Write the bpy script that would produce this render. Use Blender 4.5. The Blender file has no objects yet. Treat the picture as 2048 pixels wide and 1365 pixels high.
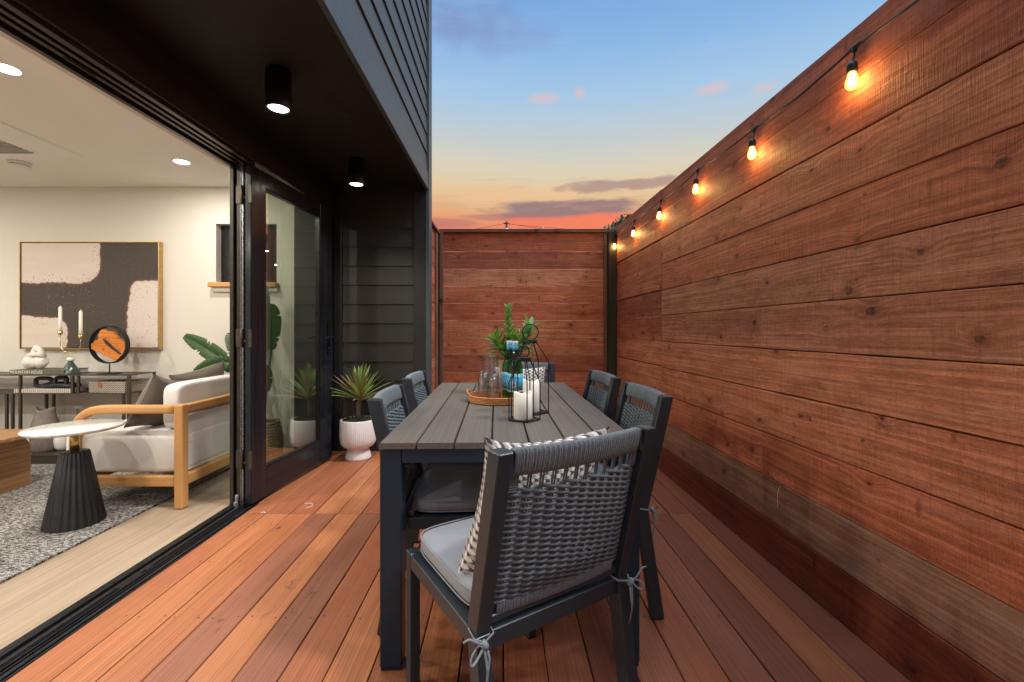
import bpy, math, random
from mathutils import Vector, Matrix, noise
random.seed(7)
R = math.radians
PI = math.pi
scene = bpy.context.scene
COL = scene.collection
WM = {}
F, H, CX, CY = 880.0, 1.12, 1013.0, 661.0      # focal length in photo pixels, eye height, vanishing point

# ------------------------------------------------------------------ materials
class NT:
    """tiny node helper"""
    def __init__(s, tree):
        s.t = tree; s.n = tree.nodes; s.l = tree.links
    def new(s, typ, **kw):
        n = s.n.new(typ)
        for k, v in kw.items(): setattr(n, k, v)
        return n
    def put(s, sock, v):
        if isinstance(v, bpy.types.NodeSocket): s.l.new(v, sock)
        elif v is not None:
            if isinstance(v, (tuple, list)) and len(v) == 3 and sock.type == 'RGBA': v = (*v, 1)
            sock.default_value = v
    def math(s, op, a, b=None, c=None, clamp=False):
        n = s.new('ShaderNodeMath', operation=op, use_clamp=clamp)
        s.put(n.inputs[0], a)
        if b is not None: s.put(n.inputs[1], b)
        if c is not None: s.put(n.inputs[2], c)
        return n.outputs[0]
    def vmath(s, op, a, b=None):
        n = s.new('ShaderNodeVectorMath', operation=op)
        s.put(n.inputs[0], a)
        if b is not None: s.put(n.inputs[1], b)
        return n.outputs[0]
    def mapr(s, v, a, b, c=0.0, d=1.0, smooth=False):
        n = s.new('ShaderNodeMapRange'); n.clamp = True
        if smooth: n.interpolation_type = 'SMOOTHSTEP'
        s.put(n.inputs[0], v); s.put(n.inputs[1], a); s.put(n.inputs[2], b); s.put(n.inputs[3], c); s.put(n.inputs[4], d)
        return n.outputs[0]
    def mix(s, f, a, b, mode='MIX'):
        n = s.new('ShaderNodeMix', data_type='RGBA', blend_type=mode)
        s.put(n.inputs[0], f); s.put(n.inputs[6], a); s.put(n.inputs[7], b)
        return n.outputs[2]
    def noise(s, vec, scale=5.0, detail=3.0, rough=.5, dist=0.0):
        n = s.new('ShaderNodeTexNoise')
        s.put(n.inputs['Vector'], vec); s.put(n.inputs['Scale'], scale); s.put(n.inputs['Detail'], detail)
        s.put(n.inputs['Roughness'], rough); s.put(n.inputs['Distortion'], dist)
        return n.outputs[0]
    def vor(s, vec, scale=5.0, feature='F1', out=0, rand=1.0):
        n = s.new('ShaderNodeTexVoronoi', feature=feature)
        s.put(n.inputs['Vector'], vec); s.put(n.inputs['Scale'], scale)
        n.inputs['Randomness'].default_value = rand
        return n.outputs[out]
    def ramp(s, f, stops, interp='LINEAR'):
        n = s.new('ShaderNodeValToRGB'); r = n.color_ramp; r.interpolation = interp
        while len(r.elements) < len(stops): r.elements.new(0.5)
        while len(r.elements) > len(stops): r.elements.remove(r.elements[-1])
        for e, (p, c) in zip(r.elements, stops):
            e.position = p; e.color = (*c, 1) if len(c) == 3 else c
        s.put(n.inputs[0], f); return n.outputs[0]
    def scale(s, vec, x, y, z):
        return s.vmath('MULTIPLY', vec, (x, y, z))
    def sep(s, v):
        n = s.new('ShaderNodeSeparateXYZ'); s.put(n.inputs[0], v); return n.outputs
    def comb(s, x=0.0, y=0.0, z=0.0):
        n = s.new('ShaderNodeCombineXYZ'); s.put(n.inputs[0], x); s.put(n.inputs[1], y); s.put(n.inputs[2], z); return n.outputs[0]
    def bump(s, h, strength=.3, dist=.002, nrm=None):
        n = s.new('ShaderNodeBump'); s.put(n.inputs['Height'], h)
        n.inputs['Strength'].default_value = strength; n.inputs['Distance'].default_value = dist
        if nrm is not None: s.put(n.inputs['Normal'], nrm)
        return n.outputs[0]
    def attr(s, name, out=1):
        n = s.new('ShaderNodeAttribute', attribute_name=name); return n.outputs[out]   # 1 vector 2 fac

def newmat(name):
    m = bpy.data.materials.new(name); m.use_nodes = True
    t = NT(m.node_tree); t.n.clear()
    out = t.new('ShaderNodeOutputMaterial'); b = t.new('ShaderNodeBsdfPrincipled')
    t.l.new(b.outputs[0], out.inputs[0])
    t.b = b; t.out = out
    return m, t
def P(t, **kw):
    for k, v in kw.items():
        t.put(t.b.inputs[k.replace('_', ' ')], v)

MATS = {}
def simple(name, col, rough=.5, metal=0.0, var=.12, nscale=30, bump=.1, bscale=200, bdist=.0006, spec=None, coat=0, sheen=0, stretch=(1,1,1)):
    m, t = newmat(name)
    co = t.scale(t.attr('bco'), *stretch)
    n = t.noise(co, nscale, 4, .6)
    c = t.mix(t.mapr(n, .3, .7), tuple(x*(1-var) for x in col), tuple(min(1, x*(1+var)) for x in col))
    n2 = t.noise(co, bscale, 3, .6)
    P(t, Base_Color=c, Roughness=t.mapr(n, .2, .8, max(0, rough-.07), min(1, rough+.07)), Metallic=metal, Normal=t.bump(n2, bump, bdist))
    if spec is not None: t.b.inputs['Specular IOR Level'].default_value = spec
    if coat: t.b.inputs['Coat Weight'].default_value = coat
    if sheen: t.b.inputs['Sheen Weight'].default_value = sheen
    MATS[name] = m; return m

def wood(name, tints, dark, knots=.45, knotcol=(.035,.012,.007), rough=.6, streak=.55, grey=0.0, saw=.3, kscale=1.0, grain=1.0, stain=.5, spec=.3, bstr=.5, con=1.0, bendy=.035, rustic=0.0):
    """board timber: bco = (along, across, through) in metres plus a random shift per board, brnd = one number per board"""
    m, t = newmat(name)
    co = t.attr('bco'); rnd = t.attr('brnd', 2)
    x, y, z = t.sep(co)
    flat = t.comb(x, y, 0.0)
    kv = t.scale(flat, 3.8*kscale, 5.0*kscale, 1)
    vn = t.new('ShaderNodeTexVoronoi', feature='F1', voronoi_dimensions='2D'); t.put(vn.inputs['Vector'], kv); vn.inputs['Scale'].default_value = 1
    kd = vn.outputs['Distance']; kr = t.sep(vn.outputs['Color'])
    has = t.math('GREATER_THAN', kr[0], 1-knots)
    ksz = t.mapr(kr[1], 0, 1, .03, .095)
    wob = t.noise(t.scale(co, 60, 60, 60), 1, 2, .5)
    kd2 = t.math('ADD', kd, t.math('MULTIPLY', t.math('SUBTRACT', wob, .5), .035))
    core = t.math('MULTIPLY', t.mapr(kd2, t.math('MULTIPLY', ksz, .55), t.math('MULTIPLY', ksz, 1.1), 1, 0, True), has)
    halo = t.math('MULTIPLY', t.mapr(kd2, ksz, t.math('MULTIPLY', ksz, 3.2), 1, 0, True), has)
    warp = t.math('MULTIPLY', t.mapr(kd, 0, .38, 1, 0, True), t.math('MULTIPLY', has, .022))
    bend = t.math('MULTIPLY', t.math('SUBTRACT', t.noise(t.scale(co, 1.3, 5, 5), 1, 2, .5), .5), bendy)
    y2 = t.math('ADD', t.math('ADD', y, warp), bend)
    gco = t.comb(t.math('MULTIPLY', x, 1.1), t.math('MULTIPLY', y2, 62*grain), t.math('MULTIPLY', z, 62*grain))
    g1 = t.noise(gco, 1, 3, .62)
    gco2 = t.comb(t.math('MULTIPLY', x, 7), t.math('MULTIPLY', y2, 330*grain), t.math('MULTIPLY', z, 330*grain))
    g2 = t.noise(gco2, 1, 2, .6)
    ring = t.math('SINE', t.math('ADD', t.math('MULTIPLY', y2, 320*grain), t.math('MULTIPLY', g1, 9)))
    ring = t.mapr(ring, .1, 1, 0, 1)
    blotch = t.noise(t.scale(co, 1.6, 7, 7), 1, 4, .6)
    base = t.ramp(rnd, tints)
    lite = t.mix(1, base, (1+.22*con, 1+.26*con, 1+.32*con), 'MULTIPLY')
    drk = t.mix(1, base, (1-.30*con, 1-.38*con, 1-.42*con), 'MULTIPLY')
    c = t.mix(t.mapr(g1, .35, .66), drk, lite)
    c = t.mix(t.math('MULTIPLY', ring, streak*.55), c, dark)
    c = t.mix(t.math('MULTIPLY', t.mapr(g2, .52, .75), streak*.5), c, dark)
    c = t.mix(t.math('MULTIPLY', t.mapr(blotch, .5, .72), stain*.55), c, t.mix(1, base, (.45, .36, .36), 'MULTIPLY'))
    if grey > 0:
        gn = t.noise(t.scale(co, 2.2, 9, 9), 1.3, 4, .6)
        c = t.mix(t.math('MULTIPLY', t.mapr(gn, .52, .74), grey), c, (.30, .25, .21))
    c = t.mix(t.math('MULTIPLY', halo, .55), c, t.mix(1, base, (.40, .30, .26), 'MULTIPLY'))
    c = t.mix(t.math('MULTIPLY', core, .85), c, knotcol)
    if knots > .3:     # spike knots: short dark dashes across the grain, and pin knots
        sv = t.new('ShaderNodeTexVoronoi', feature='F1', voronoi_dimensions='2D'); t.put(sv.inputs['Vector'], t.vmath('ADD', t.scale(flat, 9.5, 3.1, 1), (7.3, 2.1, 0))); sv.inputs['Scale'].default_value = 1
        sr = t.sep(sv.outputs['Color'])
        sd_ = t.math('ADD', sv.outputs['Distance'], t.math('MULTIPLY', t.math('SUBTRACT', wob, .5), .06))
        sm_ = t.math('MULTIPLY', t.mapr(sd_, .04, .13, 1, 0, True), t.math('GREATER_THAN', sr[0], .90))
        c = t.mix(t.math('MULTIPLY', sm_, .75), c, t.mix(1, base, (.28, .2, .18), 'MULTIPLY'))
        pv = t.new('ShaderNodeTexVoronoi', feature='F1', voronoi_dimensions='2D'); t.put(pv.inputs['Vector'], t.scale(flat, 8, 9, 1)); pv.inputs['Scale'].default_value = 1
        pr = t.sep(pv.outputs['Color'])
        pm = t.math('MULTIPLY', t.mapr(pv.outputs['Distance'], .03, .10, 1, 0, True), t.math('GREATER_THAN', pr[0], .88))
        c = t.mix(t.math('MULTIPLY', pm, .8), c, t.mix(1, base, (.25, .18, .15), 'MULTIPLY'))
        fl_ = t.noise(t.scale(co, 90, 130, 90), 1, 2, .7)
        c = t.mix(t.mapr(fl_, .45, .75, 0, .30), c, t.mix(1, base, (1.5, 1.5, 1.5), 'MULTIPLY'))
    if rustic > 0:     # rough sawn face: fibre clumps, cross saw marks, mottled colour
        fb = t.noise(t.comb(t.math('MULTIPLY', x, 26), t.math('MULTIPLY', y2, 120), z), 1, 5, .85)
        c = t.mix(t.mapr(fb, .52, .72, 0, .55*rustic), c, t.mix(1, base, (.42, .34, .30), 'MULTIPLY'))
        c = t.mix(t.mapr(fb, .46, .28, 0, .45*rustic), c, t.mix(1, base, (1.5, 1.6, 1.7), 'MULTIPLY'))
        mo = t.noise(t.scale(co, 5, 14, 14), 1, 5, .7)
        c = t.mix(t.mapr(mo, .5, .68, 0, .45*rustic), c, t.mix(1, base, (.50, .36, .32), 'MULTIPLY'))
        c = t.mix(t.mapr(mo, .48, .30, 0, .35*rustic), c, t.mix(1, base, (1.35, 1.45, 1.6), 'MULTIPLY'))
        sw_ = t.noise(t.comb(t.math('MULTIPLY', x, 75), t.math('MULTIPLY', y, 3), 0), 1, 2, .6)
        c = t.mix(t.mapr(sw_, .52, .66, 0, .22*rustic), c, t.mix(1, base, (.5, .42, .4), 'MULTIPLY'))
    # blackish tannin marks
    mk = t.noise(t.scale(co, 16, 22, 22), 1, 3, .7)
    mk2 = t.noise(t.scale(co, 1.3, 4, 4), 1.0, 2, .5)
    tm = t.math('MULTIPLY', t.mapr(mk, .60, .72), t.mapr(mk2, .56, .66))
    c = t.mix(t.math('MULTIPLY', tm, stain), c, (.03, .018, .014))
    sawn = t.noise(t.comb(t.math('MULTIPLY', x, 260), t.math('MULTIPLY', y, 14), z), 1, 2, .5)
    h = t.math('ADD', t.math('ADD', t.math('MULTIPLY', g1, .6), t.math('MULTIPLY', g2, .5)), t.math('MULTIPLY', sawn, saw))
    h = t.math('SUBTRACT', h, t.math('MULTIPLY', core, .5))
    ro = t.mapr(t.math('ADD', g1, t.math('MULTIPLY', blotch, .5)), .4, 1.1, rough+.1, rough-.14)
    P(t, Base_Color=c, Roughness=ro, Normal=t.bump(h, bstr, .0022+.002*rustic))
    t.b.inputs['Specular IOR Level'].default_value = spec
    MATS[name] = m; return m

wood('fence_cedar', [(0, (.36, .125, .070)), (.3, (.54, .165, .078)), (.5, (.62, .235, .115)), (.7, (.48, .165, .088)), (.86, (.60, .265, .145)), (1, (.64, .30, .175))],
     (.17, .055, .032), knots=.46, rough=.55, streak=.55, grey=.22, saw=.8, stain=.9, con=1.1, bstr=1.0, rustic=1.25)
wood('weathered_cedar', [(0, (.31, .17, .10)), (1, (.38, .19, .11))], (.13, .06, .035), knots=.5, rough=.6, streak=.5, grey=.5, stain=.9, rustic=.8, bstr=.8)
wood('red_cedar', [(0, (.17, .042, .018)), (1, (.22, .055, .025))], (.06, .016, .008), knots=.4, rough=.58, streak=.6, stain=.9, rustic=.8, bstr=.8)
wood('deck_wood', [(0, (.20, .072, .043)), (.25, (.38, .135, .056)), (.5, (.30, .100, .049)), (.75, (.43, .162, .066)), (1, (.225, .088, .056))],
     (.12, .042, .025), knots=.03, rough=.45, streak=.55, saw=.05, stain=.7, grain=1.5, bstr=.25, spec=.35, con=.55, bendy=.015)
wood('cap_wood', [(0, (.14, .075, .05)), (1, (.22, .11, .07))], (.07, .03, .02), knots=.2, rough=.7, streak=.5, grey=.4)
wood('post_green', [(0, (.035, .033, .022)), (1, (.045, .04, .028))], (.02, .018, .012), knots=.1, rough=.75, streak=.4)
wood('floor_oak', [(0, (.29, .22, .155)), (.5, (.34, .265, .19)), (1, (.31, .235, .17))], (.20, .15, .10), knots=0.0, rough=.42, streak=.2, saw=.0, stain=.2, grain=.9, bstr=.12, spec=.4, con=.45)
wood('chair_oak', [(0, (.52, .27, .095)), (1, (.58, .31, .12))], (.40, .19, .06), knots=0.0, rough=.42, streak=.12, saw=0, stain=.1, grain=1.2, bstr=.08, con=.3)
wood('table_oak', [(0, (.34, .18, .085)), (1, (.38, .21, .10))], (.22, .11, .05), knots=0.0, rough=.45, streak=.45, saw=0, stain=.12, grain=.6, bstr=.12)
wood('light_wood', [(0, (.62, .40, .20)), (1, (.66, .43, .22))], (.5, .3, .14), knots=0.0, rough=.6, streak=.2, saw=0, stain=.1, bstr=.1)
wood('door_wood', [(0, (.012, .015, .022)), (1, (.014, .017, .025))], (.008, .009, .012), knots=0.0, rough=.25, streak=.5, saw=0, stain=.2, grain=.5, bstr=.15, spec=.4)
wood('table_slat', [(0, (.105, .093, .080)), (.5, (.125, .110, .095)), (1, (.115, .103, .092))], (.085, .075, .065), knots=0.0, rough=.55, streak=.15, saw=0, stain=.35, grain=1.6, bstr=.12, con=.3, bendy=.01)
wood('burl', [(0, (.62, .22, .04)), (1, (.70, .27, .06))], (.18, .05, .01), knots=.5, rough=.35, streak=.6, saw=0, stain=.6, kscale=4, grain=1.6, bstr=.3)

# house paint: near black with a pressed wood grain
def paint(name, col, rough=.55, g=1.0):
    m, t = newmat(name)
    co = t.attr('bco'); x, y, z = t.sep(co)
    g1 = t.noise(t.comb(t.math('MULTIPLY', x, 6), t.math('MULTIPLY', y, 140), t.math('MULTIPLY', z, 140)), 1, 4, .65)
    n = t.noise(co, 3, 4, .6)
    c = t.mix(t.mapr(n, .3, .7), tuple(v*.85 for v in col), tuple(v*1.15 for v in col))
    c = t.mix(t.math('MULTIPLY', t.mapr(t.noise(co, 55, 4, .7), .70, .78), .25), c, tuple(min(1, v*3) for v in col))
    P(t, Base_Color=c, Roughness=t.mapr(n, .3, .7, rough-.05, rough+.08), Normal=t.bump(g1, .45*g, .0016))
    MATS[name] = m
paint('siding_black', (.017, .0165, .0155), .5)
paint('trim_black', (.012, .014, .017), .48, 1.4)
paint('soffit_black', (.0065, .0062, .0060), .6, .5)
simple('upper_siding', (.052, .066, .074), .55, bump=.25, bscale=60, stretch=(.1, 1, 1))
simple('upper_trim', (.055, .078, .092), .5, bump=.8, bscale=70, stretch=(.12, 1, 1), bdist=.003)
simple('bronze_alu', (.050, .045, .038), .32, .6, bump=.03)
simple('dark_alu', (.020, .022, .026), .3, .6, bump=.03)
simple('silver_alu', (.45, .47, .5), .28, .9, bump=.03)
simple('galvanised', (.40, .42, .45), .4, .8)
simple('seal_rubber', (.008, .008, .009), .6)
simple('hinge_bronze', (.085, .072, .058), .38, .75, bump=.2, bscale=120)
simple('wall_paint', (.66, .63, .575), .85, var=.02, nscale=2, bump=.12, bscale=420, bdist=.0005)
simple('ceiling_paint', (.80, .77, .72), .9, var=.015, nscale=2, bump=.1, bscale=420)
simple('white_plastic', (.78, .77, .74), .4, var=.02)
simple('grey_grille', (.35, .34, .32), .6)
simple('chair_frame', (.030, .042, .054), .36, .25, var=.06, bump=.10, bscale=500, bdist=.0003)
simple('table_frame', (.011, .033, .056), .34, .3, var=.06, bump=.10, bscale=500, bdist=.0003)
simple('rubber_foot', (.01, .01, .01), .8)
simple('rope', (.100, .128, .148), .85, var=.3, nscale=400, bump=.9, bscale=700, bdist=.0012, sheen=.2)
simple('rope_wrap', (.125, .150, .170), .85, var=.35, nscale=300, bump=.9, bscale=700, bdist=.0012, sheen=.2)
simple('tie_cord', (.22, .26, .29), .85, var=.15, nscale=300, bump=.5)
def fabric(name, col, sc=900, var=.14, rough=.9, bst=.35, big=.06):
    m, t = newmat(name)
    co = t.attr('bco')
    a = t.noise(t.scale(co, sc*.18, sc, sc), 1, 2, .6); b = t.noise(t.scale(co, sc, sc*.18, sc), 1, 2, .6)
    w = t.math('MAXIMUM', a, b)
    n = t.noise(co, 7, 3, .6)
    c = t.mix(t.mapr(w, .42, .72), tuple(v*(1-var) for v in col), tuple(v*(1+var) for v in col))
    c = t.mix(t.mapr(n, .3, .7, 0, big*3), c, tuple(v*.75 for v in col))
    wr = t.noise(co, 14, 3, .5)
    h = t.math('ADD', t.math('MULTIPLY', w, .25), t.math('MULTIPLY', wr, 1.2))
    P(t, Base_Color=c, Roughness=rough, Normal=t.bump(h, bst, .003)); t.b.inputs['Sheen Weight'].default_value = .25
    MATS[name] = m
fabric('seat_fabric', (.245, .26, .295))
fabric('sofa_fabric', (.70, .68, .65), var=.08)
fabric('brown_fabric', (.125, .100, .080), var=.25, bst=.8, sc=600)
simple('white_ceramic', (.76, .74, .72), .45, var=.03, bump=.03)
simple('white_matte', (.72, .69, .65), .8, var=.05, bump=.5, bscale=150)
simple('planter_white', (.80, .79, .80), .42, var=.02, bump=.02)
simple('soil', (.055, .045, .032), .95, var=.7, nscale=90, bump=1, bscale=120, bdist=.02)
simple('candle_wax', (.80, .79, .70), .55, var=.03, bump=.06)
simple('brass', (.62, .44, .20), .28, .95, bump=.02)
simple('gold_frame', (.55, .37, .14), .38, .8, bump=.1)
simple('black_iron', (.014, .014, .015), .5, .4, bump=.1)
simple('brown_metal', (.075, .064, .05), .42, .55, bump=.1)
simple('black_cable', (.012, .018, .022), .42, bump=.1)
simple('green_glaze', (.05, .075, .068), .15, var=.5, nscale=14, coat=.6, stretch=(1, 1, .1))
simple('black_wood', (.016, .017, .019), .42, var=.25, nscale=40, bump=.5, bscale=60, stretch=(1, 1, .08))
simple('label_blue', (.05, .36, .60), .45, var=.05)
simple('label_white', (.75, .78, .8), .45)
simple('cap_blue', (.48, .68, .85), .35)
simple('navy_ink', (.02, .05, .16), .5)
simple('red_ink', (.55, .03, .02), .5)
simple('cream_ink', (.72, .72, .62), .6)
simple('book_green', (.10, .10, .075), .6)
simple('page_white', (.74, .72, .68), .8, var=.12, nscale=600, stretch=(.02, .02, 1))
simple('tan_leather', (.32, .12, .05), .5)
simple('stoneware', (.19, .155, .135), .85, var=.2, bump=.5, bscale=90)
simple('stem_brown', (.16, .13, .09), .8, var=.35, nscale=60)
simple('bark', (.09, .07, .05), .9, var=.35)
simple('pole_wood', (.07, .05, .04), .9)
simple('dry_grass', (.045, .05, .025), .95, var=.5, nscale=3)
simple('dark_rim', (.008, .008, .009), .35, .2)

def leafmat(name, c1, c2, c3=None, rough=.45, sub=0.0):
    m, t = newmat(name)
    rnd = t.attr('brnd', 2); co = t.attr('bco'); x, y, z = t.sep(co)
    st = [(0, c1), (.6, c2)] + ([(1, c3)] if c3 else [(1, c2)])
    c = t.ramp(rnd, st)
    n = t.noise(t.comb(t.math('MULTIPLY', x, 14), t.math('MULTIPLY', y, 260), z), 1, 2, .6)
    c = t.mix(t.mapr(n, .35, .7, 0, .5), c, t.mix(1, c, (.6, .65, .55), 'MULTIPLY'))
    P(t, Base_Color=c, Roughness=rough, Normal=t.bump(n, .3, .001))
    tr = t.new('ShaderNodeBsdfTranslucent'); t.put(tr.inputs[0], t.mix(1, c, (1.3, 1.5, .8), 'MULTIPLY'))
    mx = t.new('ShaderNodeMixShader'); mx.inputs[0].default_value = .22
    t.l.new(t.b.outputs[0], mx.inputs[1]); t.l.new(tr.outputs[0], mx.inputs[2]); t.l.new(mx.outputs[0], t.out.inputs[0])
    MATS[name] = m
leafmat('leaf_succulent', (.07, .19, .04), (.22, .38, .08), (.13, .30, .20))
leafmat('leaf_bromeliad', (.20, .34, .08), (.30, .42, .14), (.26, .10, .09))
leafmat('leaf_banana', (.010, .042, .008), (.024, .082, .014), None, .35)
leafmat('leaf_tree', (.018, .045, .018), (.05, .10, .03), None, .6)

# pillow with a tumbling pattern of brown, grey and white
def pillow_mat(name, s, cols, s2=None):
    s2 = s2 or s
    m, t = newmat(name)
    co = t.attr('bco'); x, y, z = t.sep(co)
    wob = t.math('MULTIPLY', t.math('SUBTRACT', t.noise(co, 60, 2, .5), .5), .25)
    v = t.math('ADD', t.math('MULTIPLY', y, s2), wob)
    row = t.math('FLOOR', v)
    u = t.math('ADD', t.math('ADD', t.math('MULTIPLY', x, s), t.math('MULTIPLY', row, 1.5)), wob)
    tri = t.math('MULTIPLY', t.math('SUBTRACT', t.math('ABSOLUTE', t.math('SUBTRACT', t.math('FRACT', v), .5)), .25), .7)
    i = t.math('FLOOR', t.math('ADD', u, tri))
    k = t.math('MODULO', t.math('ADD', i, 900), 3)
    c = t.ramp(t.math('DIVIDE', t.math('ADD', k, .5), 3), [(0, cols[0]), (.333, cols[1]), (.666, cols[2])], 'CONSTANT')
    n = t.noise(co, 700, 2, .6)
    c = t.mix(t.mapr(n, .3, .7, 0, .35), c, (.35, .3, .27))
    P(t, Base_Color=c, Roughness=.95, Normal=t.bump(n, .5, .002))
    MATS[name] = m
pillow_mat('pillow_pattern', 80, [(.022, .012, .010), (.36, .34, .35), (.72, .71, .68)], 92)
pillow_mat('pillow_dots', 75, [(.03, .03, .04), (.60, .60, .62), (.62, .62, .62)])

def herring():
    m, t = newmat('herringbone')
    x, y, z = t.sep(t.attr('bco'))
    s = t.math('ADD', x, y)
    zig = t.math('ABSOLUTE', t.math('SUBTRACT', t.math('FRACT', t.math('MULTIPLY', s, 23)), .5))
    st = t.math('GREATER_THAN', t.math('FRACT', t.math('ADD', t.math('MULTIPLY', z, 62), t.math('MULTIPLY', zig, 2.7))), .5)
    P(t, Base_Color=t.mix(st, (.05, .035, .025), (.52, .46, .38)), Roughness=.8); MATS['herringbone'] = m
herring()
def stripes():
    m, t = newmat('stripe_inlay')
    x, y, z = t.sep(t.attr('bco'))
    st = t.math('GREATER_THAN', t.math('FRACT', t.math('MULTIPLY', t.math('ADD', x, y), 60)), .42)
    P(t, Base_Color=t.mix(st, (.16, .13, .10), (.62, .58, .52)), Roughness=.6); MATS['stripe_inlay'] = m
stripes()
def marble():
    m, t = newmat('marble')
    co = t.attr('bco')
    n = t.noise(co, 6, 6, .6, 1.2)
    v = t.math('ABSOLUTE', t.math('SUBTRACT', n, .5))
    c = t.mix(t.mapr(v, 0, .06, 0.55, 0), (.74, .73, .71), (.50, .50, .50))
    P(t, Base_Color=c, Roughness=.2); t.b.inputs['Coat Weight'].default_value = .3; MATS['marble'] = m
marble()
def rug():
    m, t = newmat('rug_wool')
    co = t.attr('bco')
    a = t.noise(t.scale(co, 40, 125, 20), 1, 3, .75)
    b = t.noise(t.scale(co, 220, 300, 100), 1, 2, .6)
    s = t.math('ADD', a, t.math('MULTIPLY', t.math('SUBTRACT', b, .5), .7))
    c = t.ramp(t.mapr(s, .36, .64), [(0, (.018, .018, .019)), (.42, (.05, .05, .05)), (.52, (.28, .27, .25)), (1, (.60, .57, .52))])
    P(t, Base_Color=c, Roughness=.95, Normal=t.bump(s, 1, .006)); MATS['rug_wool'] = m
rug()
def rattan():
    m, t = newmat('rattan')
    x, y, z = t.sep(t.attr('bco'))
    n = t.noise(t.attr('bco'), 160, 3, .7)
    c = t.ramp(n, [(.25, (.20, .065, .015)), (.5, (.50, .20, .06)), (.8, (.66, .33, .12))])
    P(t, Base_Color=c, Roughness=.5, Normal=t.bump(n, .6, .002)); MATS['rattan'] = m
rattan()
simple('seagrass', (.34, .24, .13), .85, var=.45, nscale=120, bump=1, bscale=140, bdist=.004)

def glassmat(name, tint, refl=1.0, rough=0.0, edge=None, extra=0.0):
    """thin clear glass: fresnel mix of a see-through and a mirror surface"""
    m, t = newmat(name); t.n.remove(t.b)
    tr = t.new('ShaderNodeBsdfTransparent'); gl = t.new('ShaderNodeBsdfGlossy')
    gl.inputs['Roughness'].default_value = rough
    if edge:
        lw = t.new('ShaderNodeLayerWeight'); lw.inputs[0].default_value = .35
        t.put(tr.inputs[0], t.mix(t.mapr(lw.outputs['Facing'], .5, 1), tint, edge))
    else: t.put(tr.inputs[0], tint)
    ge = t.new('ShaderNodeNewGeometry')
    dt = t.new('ShaderNodeVectorMath', operation='DOT_PRODUCT'); t.l.new(ge.outputs['Normal'], dt.inputs[0]); t.l.new(ge.outputs['Incoming'], dt.inputs[1])
    k = t.math('POWER', t.math('SUBTRACT', 1, t.math('ABSOLUTE', dt.outputs['Value']), clamp=True), 5)
    f = t.math('ADD', t.math('MULTIPLY', t.math('ADD', t.math('MULTIPLY', k, .96), .04), refl), extra, clamp=True)
    mx = t.new('ShaderNodeMixShader'); t.put(mx.inputs[0], f)
    t.l.new(tr.outputs[0], mx.inputs[1]); t.l.new(gl.outputs[0], mx.inputs[2]); t.l.new(mx.outputs[0], t.out.inputs[0])
    MATS[name] = m
glassmat('door_glass', (.86, .92, .84), 1.9, extra=.20)
glassmat('window_glass', (.35, .38, .36), 1.5, extra=.05)
glassmat('clear_glass', (.97, .97, .98), 1.0, .02, edge=(.92, .92, .95), extra=.08)
glassmat('bottle_green', (.12, .58, .26), 1.5, .03, edge=(.03, .25, .09))
glassmat('crystal', (.92, .93, .94), 1.6, .05, edge=(.6, .62, .66), extra=.15)

def emis(name, col, s):
    m, t = newmat(name); t.n.remove(t.b)
    e = t.new('ShaderNodeEmission'); t.put(e.inputs[0], col); e.inputs[1].default_value = s
    t.l.new(e.outputs[0], t.out.inputs[0]); MATS[name] = m
emis('lamp_white', (1, .93, .82), 14)
emis('filament', (1, .62, .26), 40)
def bulbmat():
    m, t = newmat('lit_bulb_glass'); t.n.remove(t.b)
    e = t.new('ShaderNodeEmission'); t.put(e.inputs[0], (1, .52, .13)); e.inputs[1].default_value = 3.4
    tr = t.new('ShaderNodeBsdfTransparent'); mx = t.new('ShaderNodeMixShader'); mx.inputs[0].default_value = .55
    t.l.new(tr.outputs[0], mx.inputs[1]); t.l.new(e.outputs[0], mx.inputs[2]); t.l.new(mx.outputs[0], t.out.inputs[0])
    MATS['lit_bulb_glass'] = m
bulbmat()

def paintingmat():
    m, t = newmat('canvas_paint')
    c = t.attr('pcol', 0); co = t.attr('bco')
    n = t.noise(co, 60, 5, .7); n2 = t.noise(t.scale(co, 300, 40, 40), 1, 3, .6)
    d = t.mapr(t.sep(c)[0], .05, .3, 1, .15)
    c2 = t.mix(t.mapr(n2, .3, .7, 0, .18), c, t.mix(1, c, (.7, .66, .64), 'MULTIPLY'))
    P(t, Base_Color=c2, Roughness=.75, Normal=t.bump(t.math('MULTIPLY', n, d), .9, .004)); MATS['canvas_paint'] = m
paintingmat()

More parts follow.
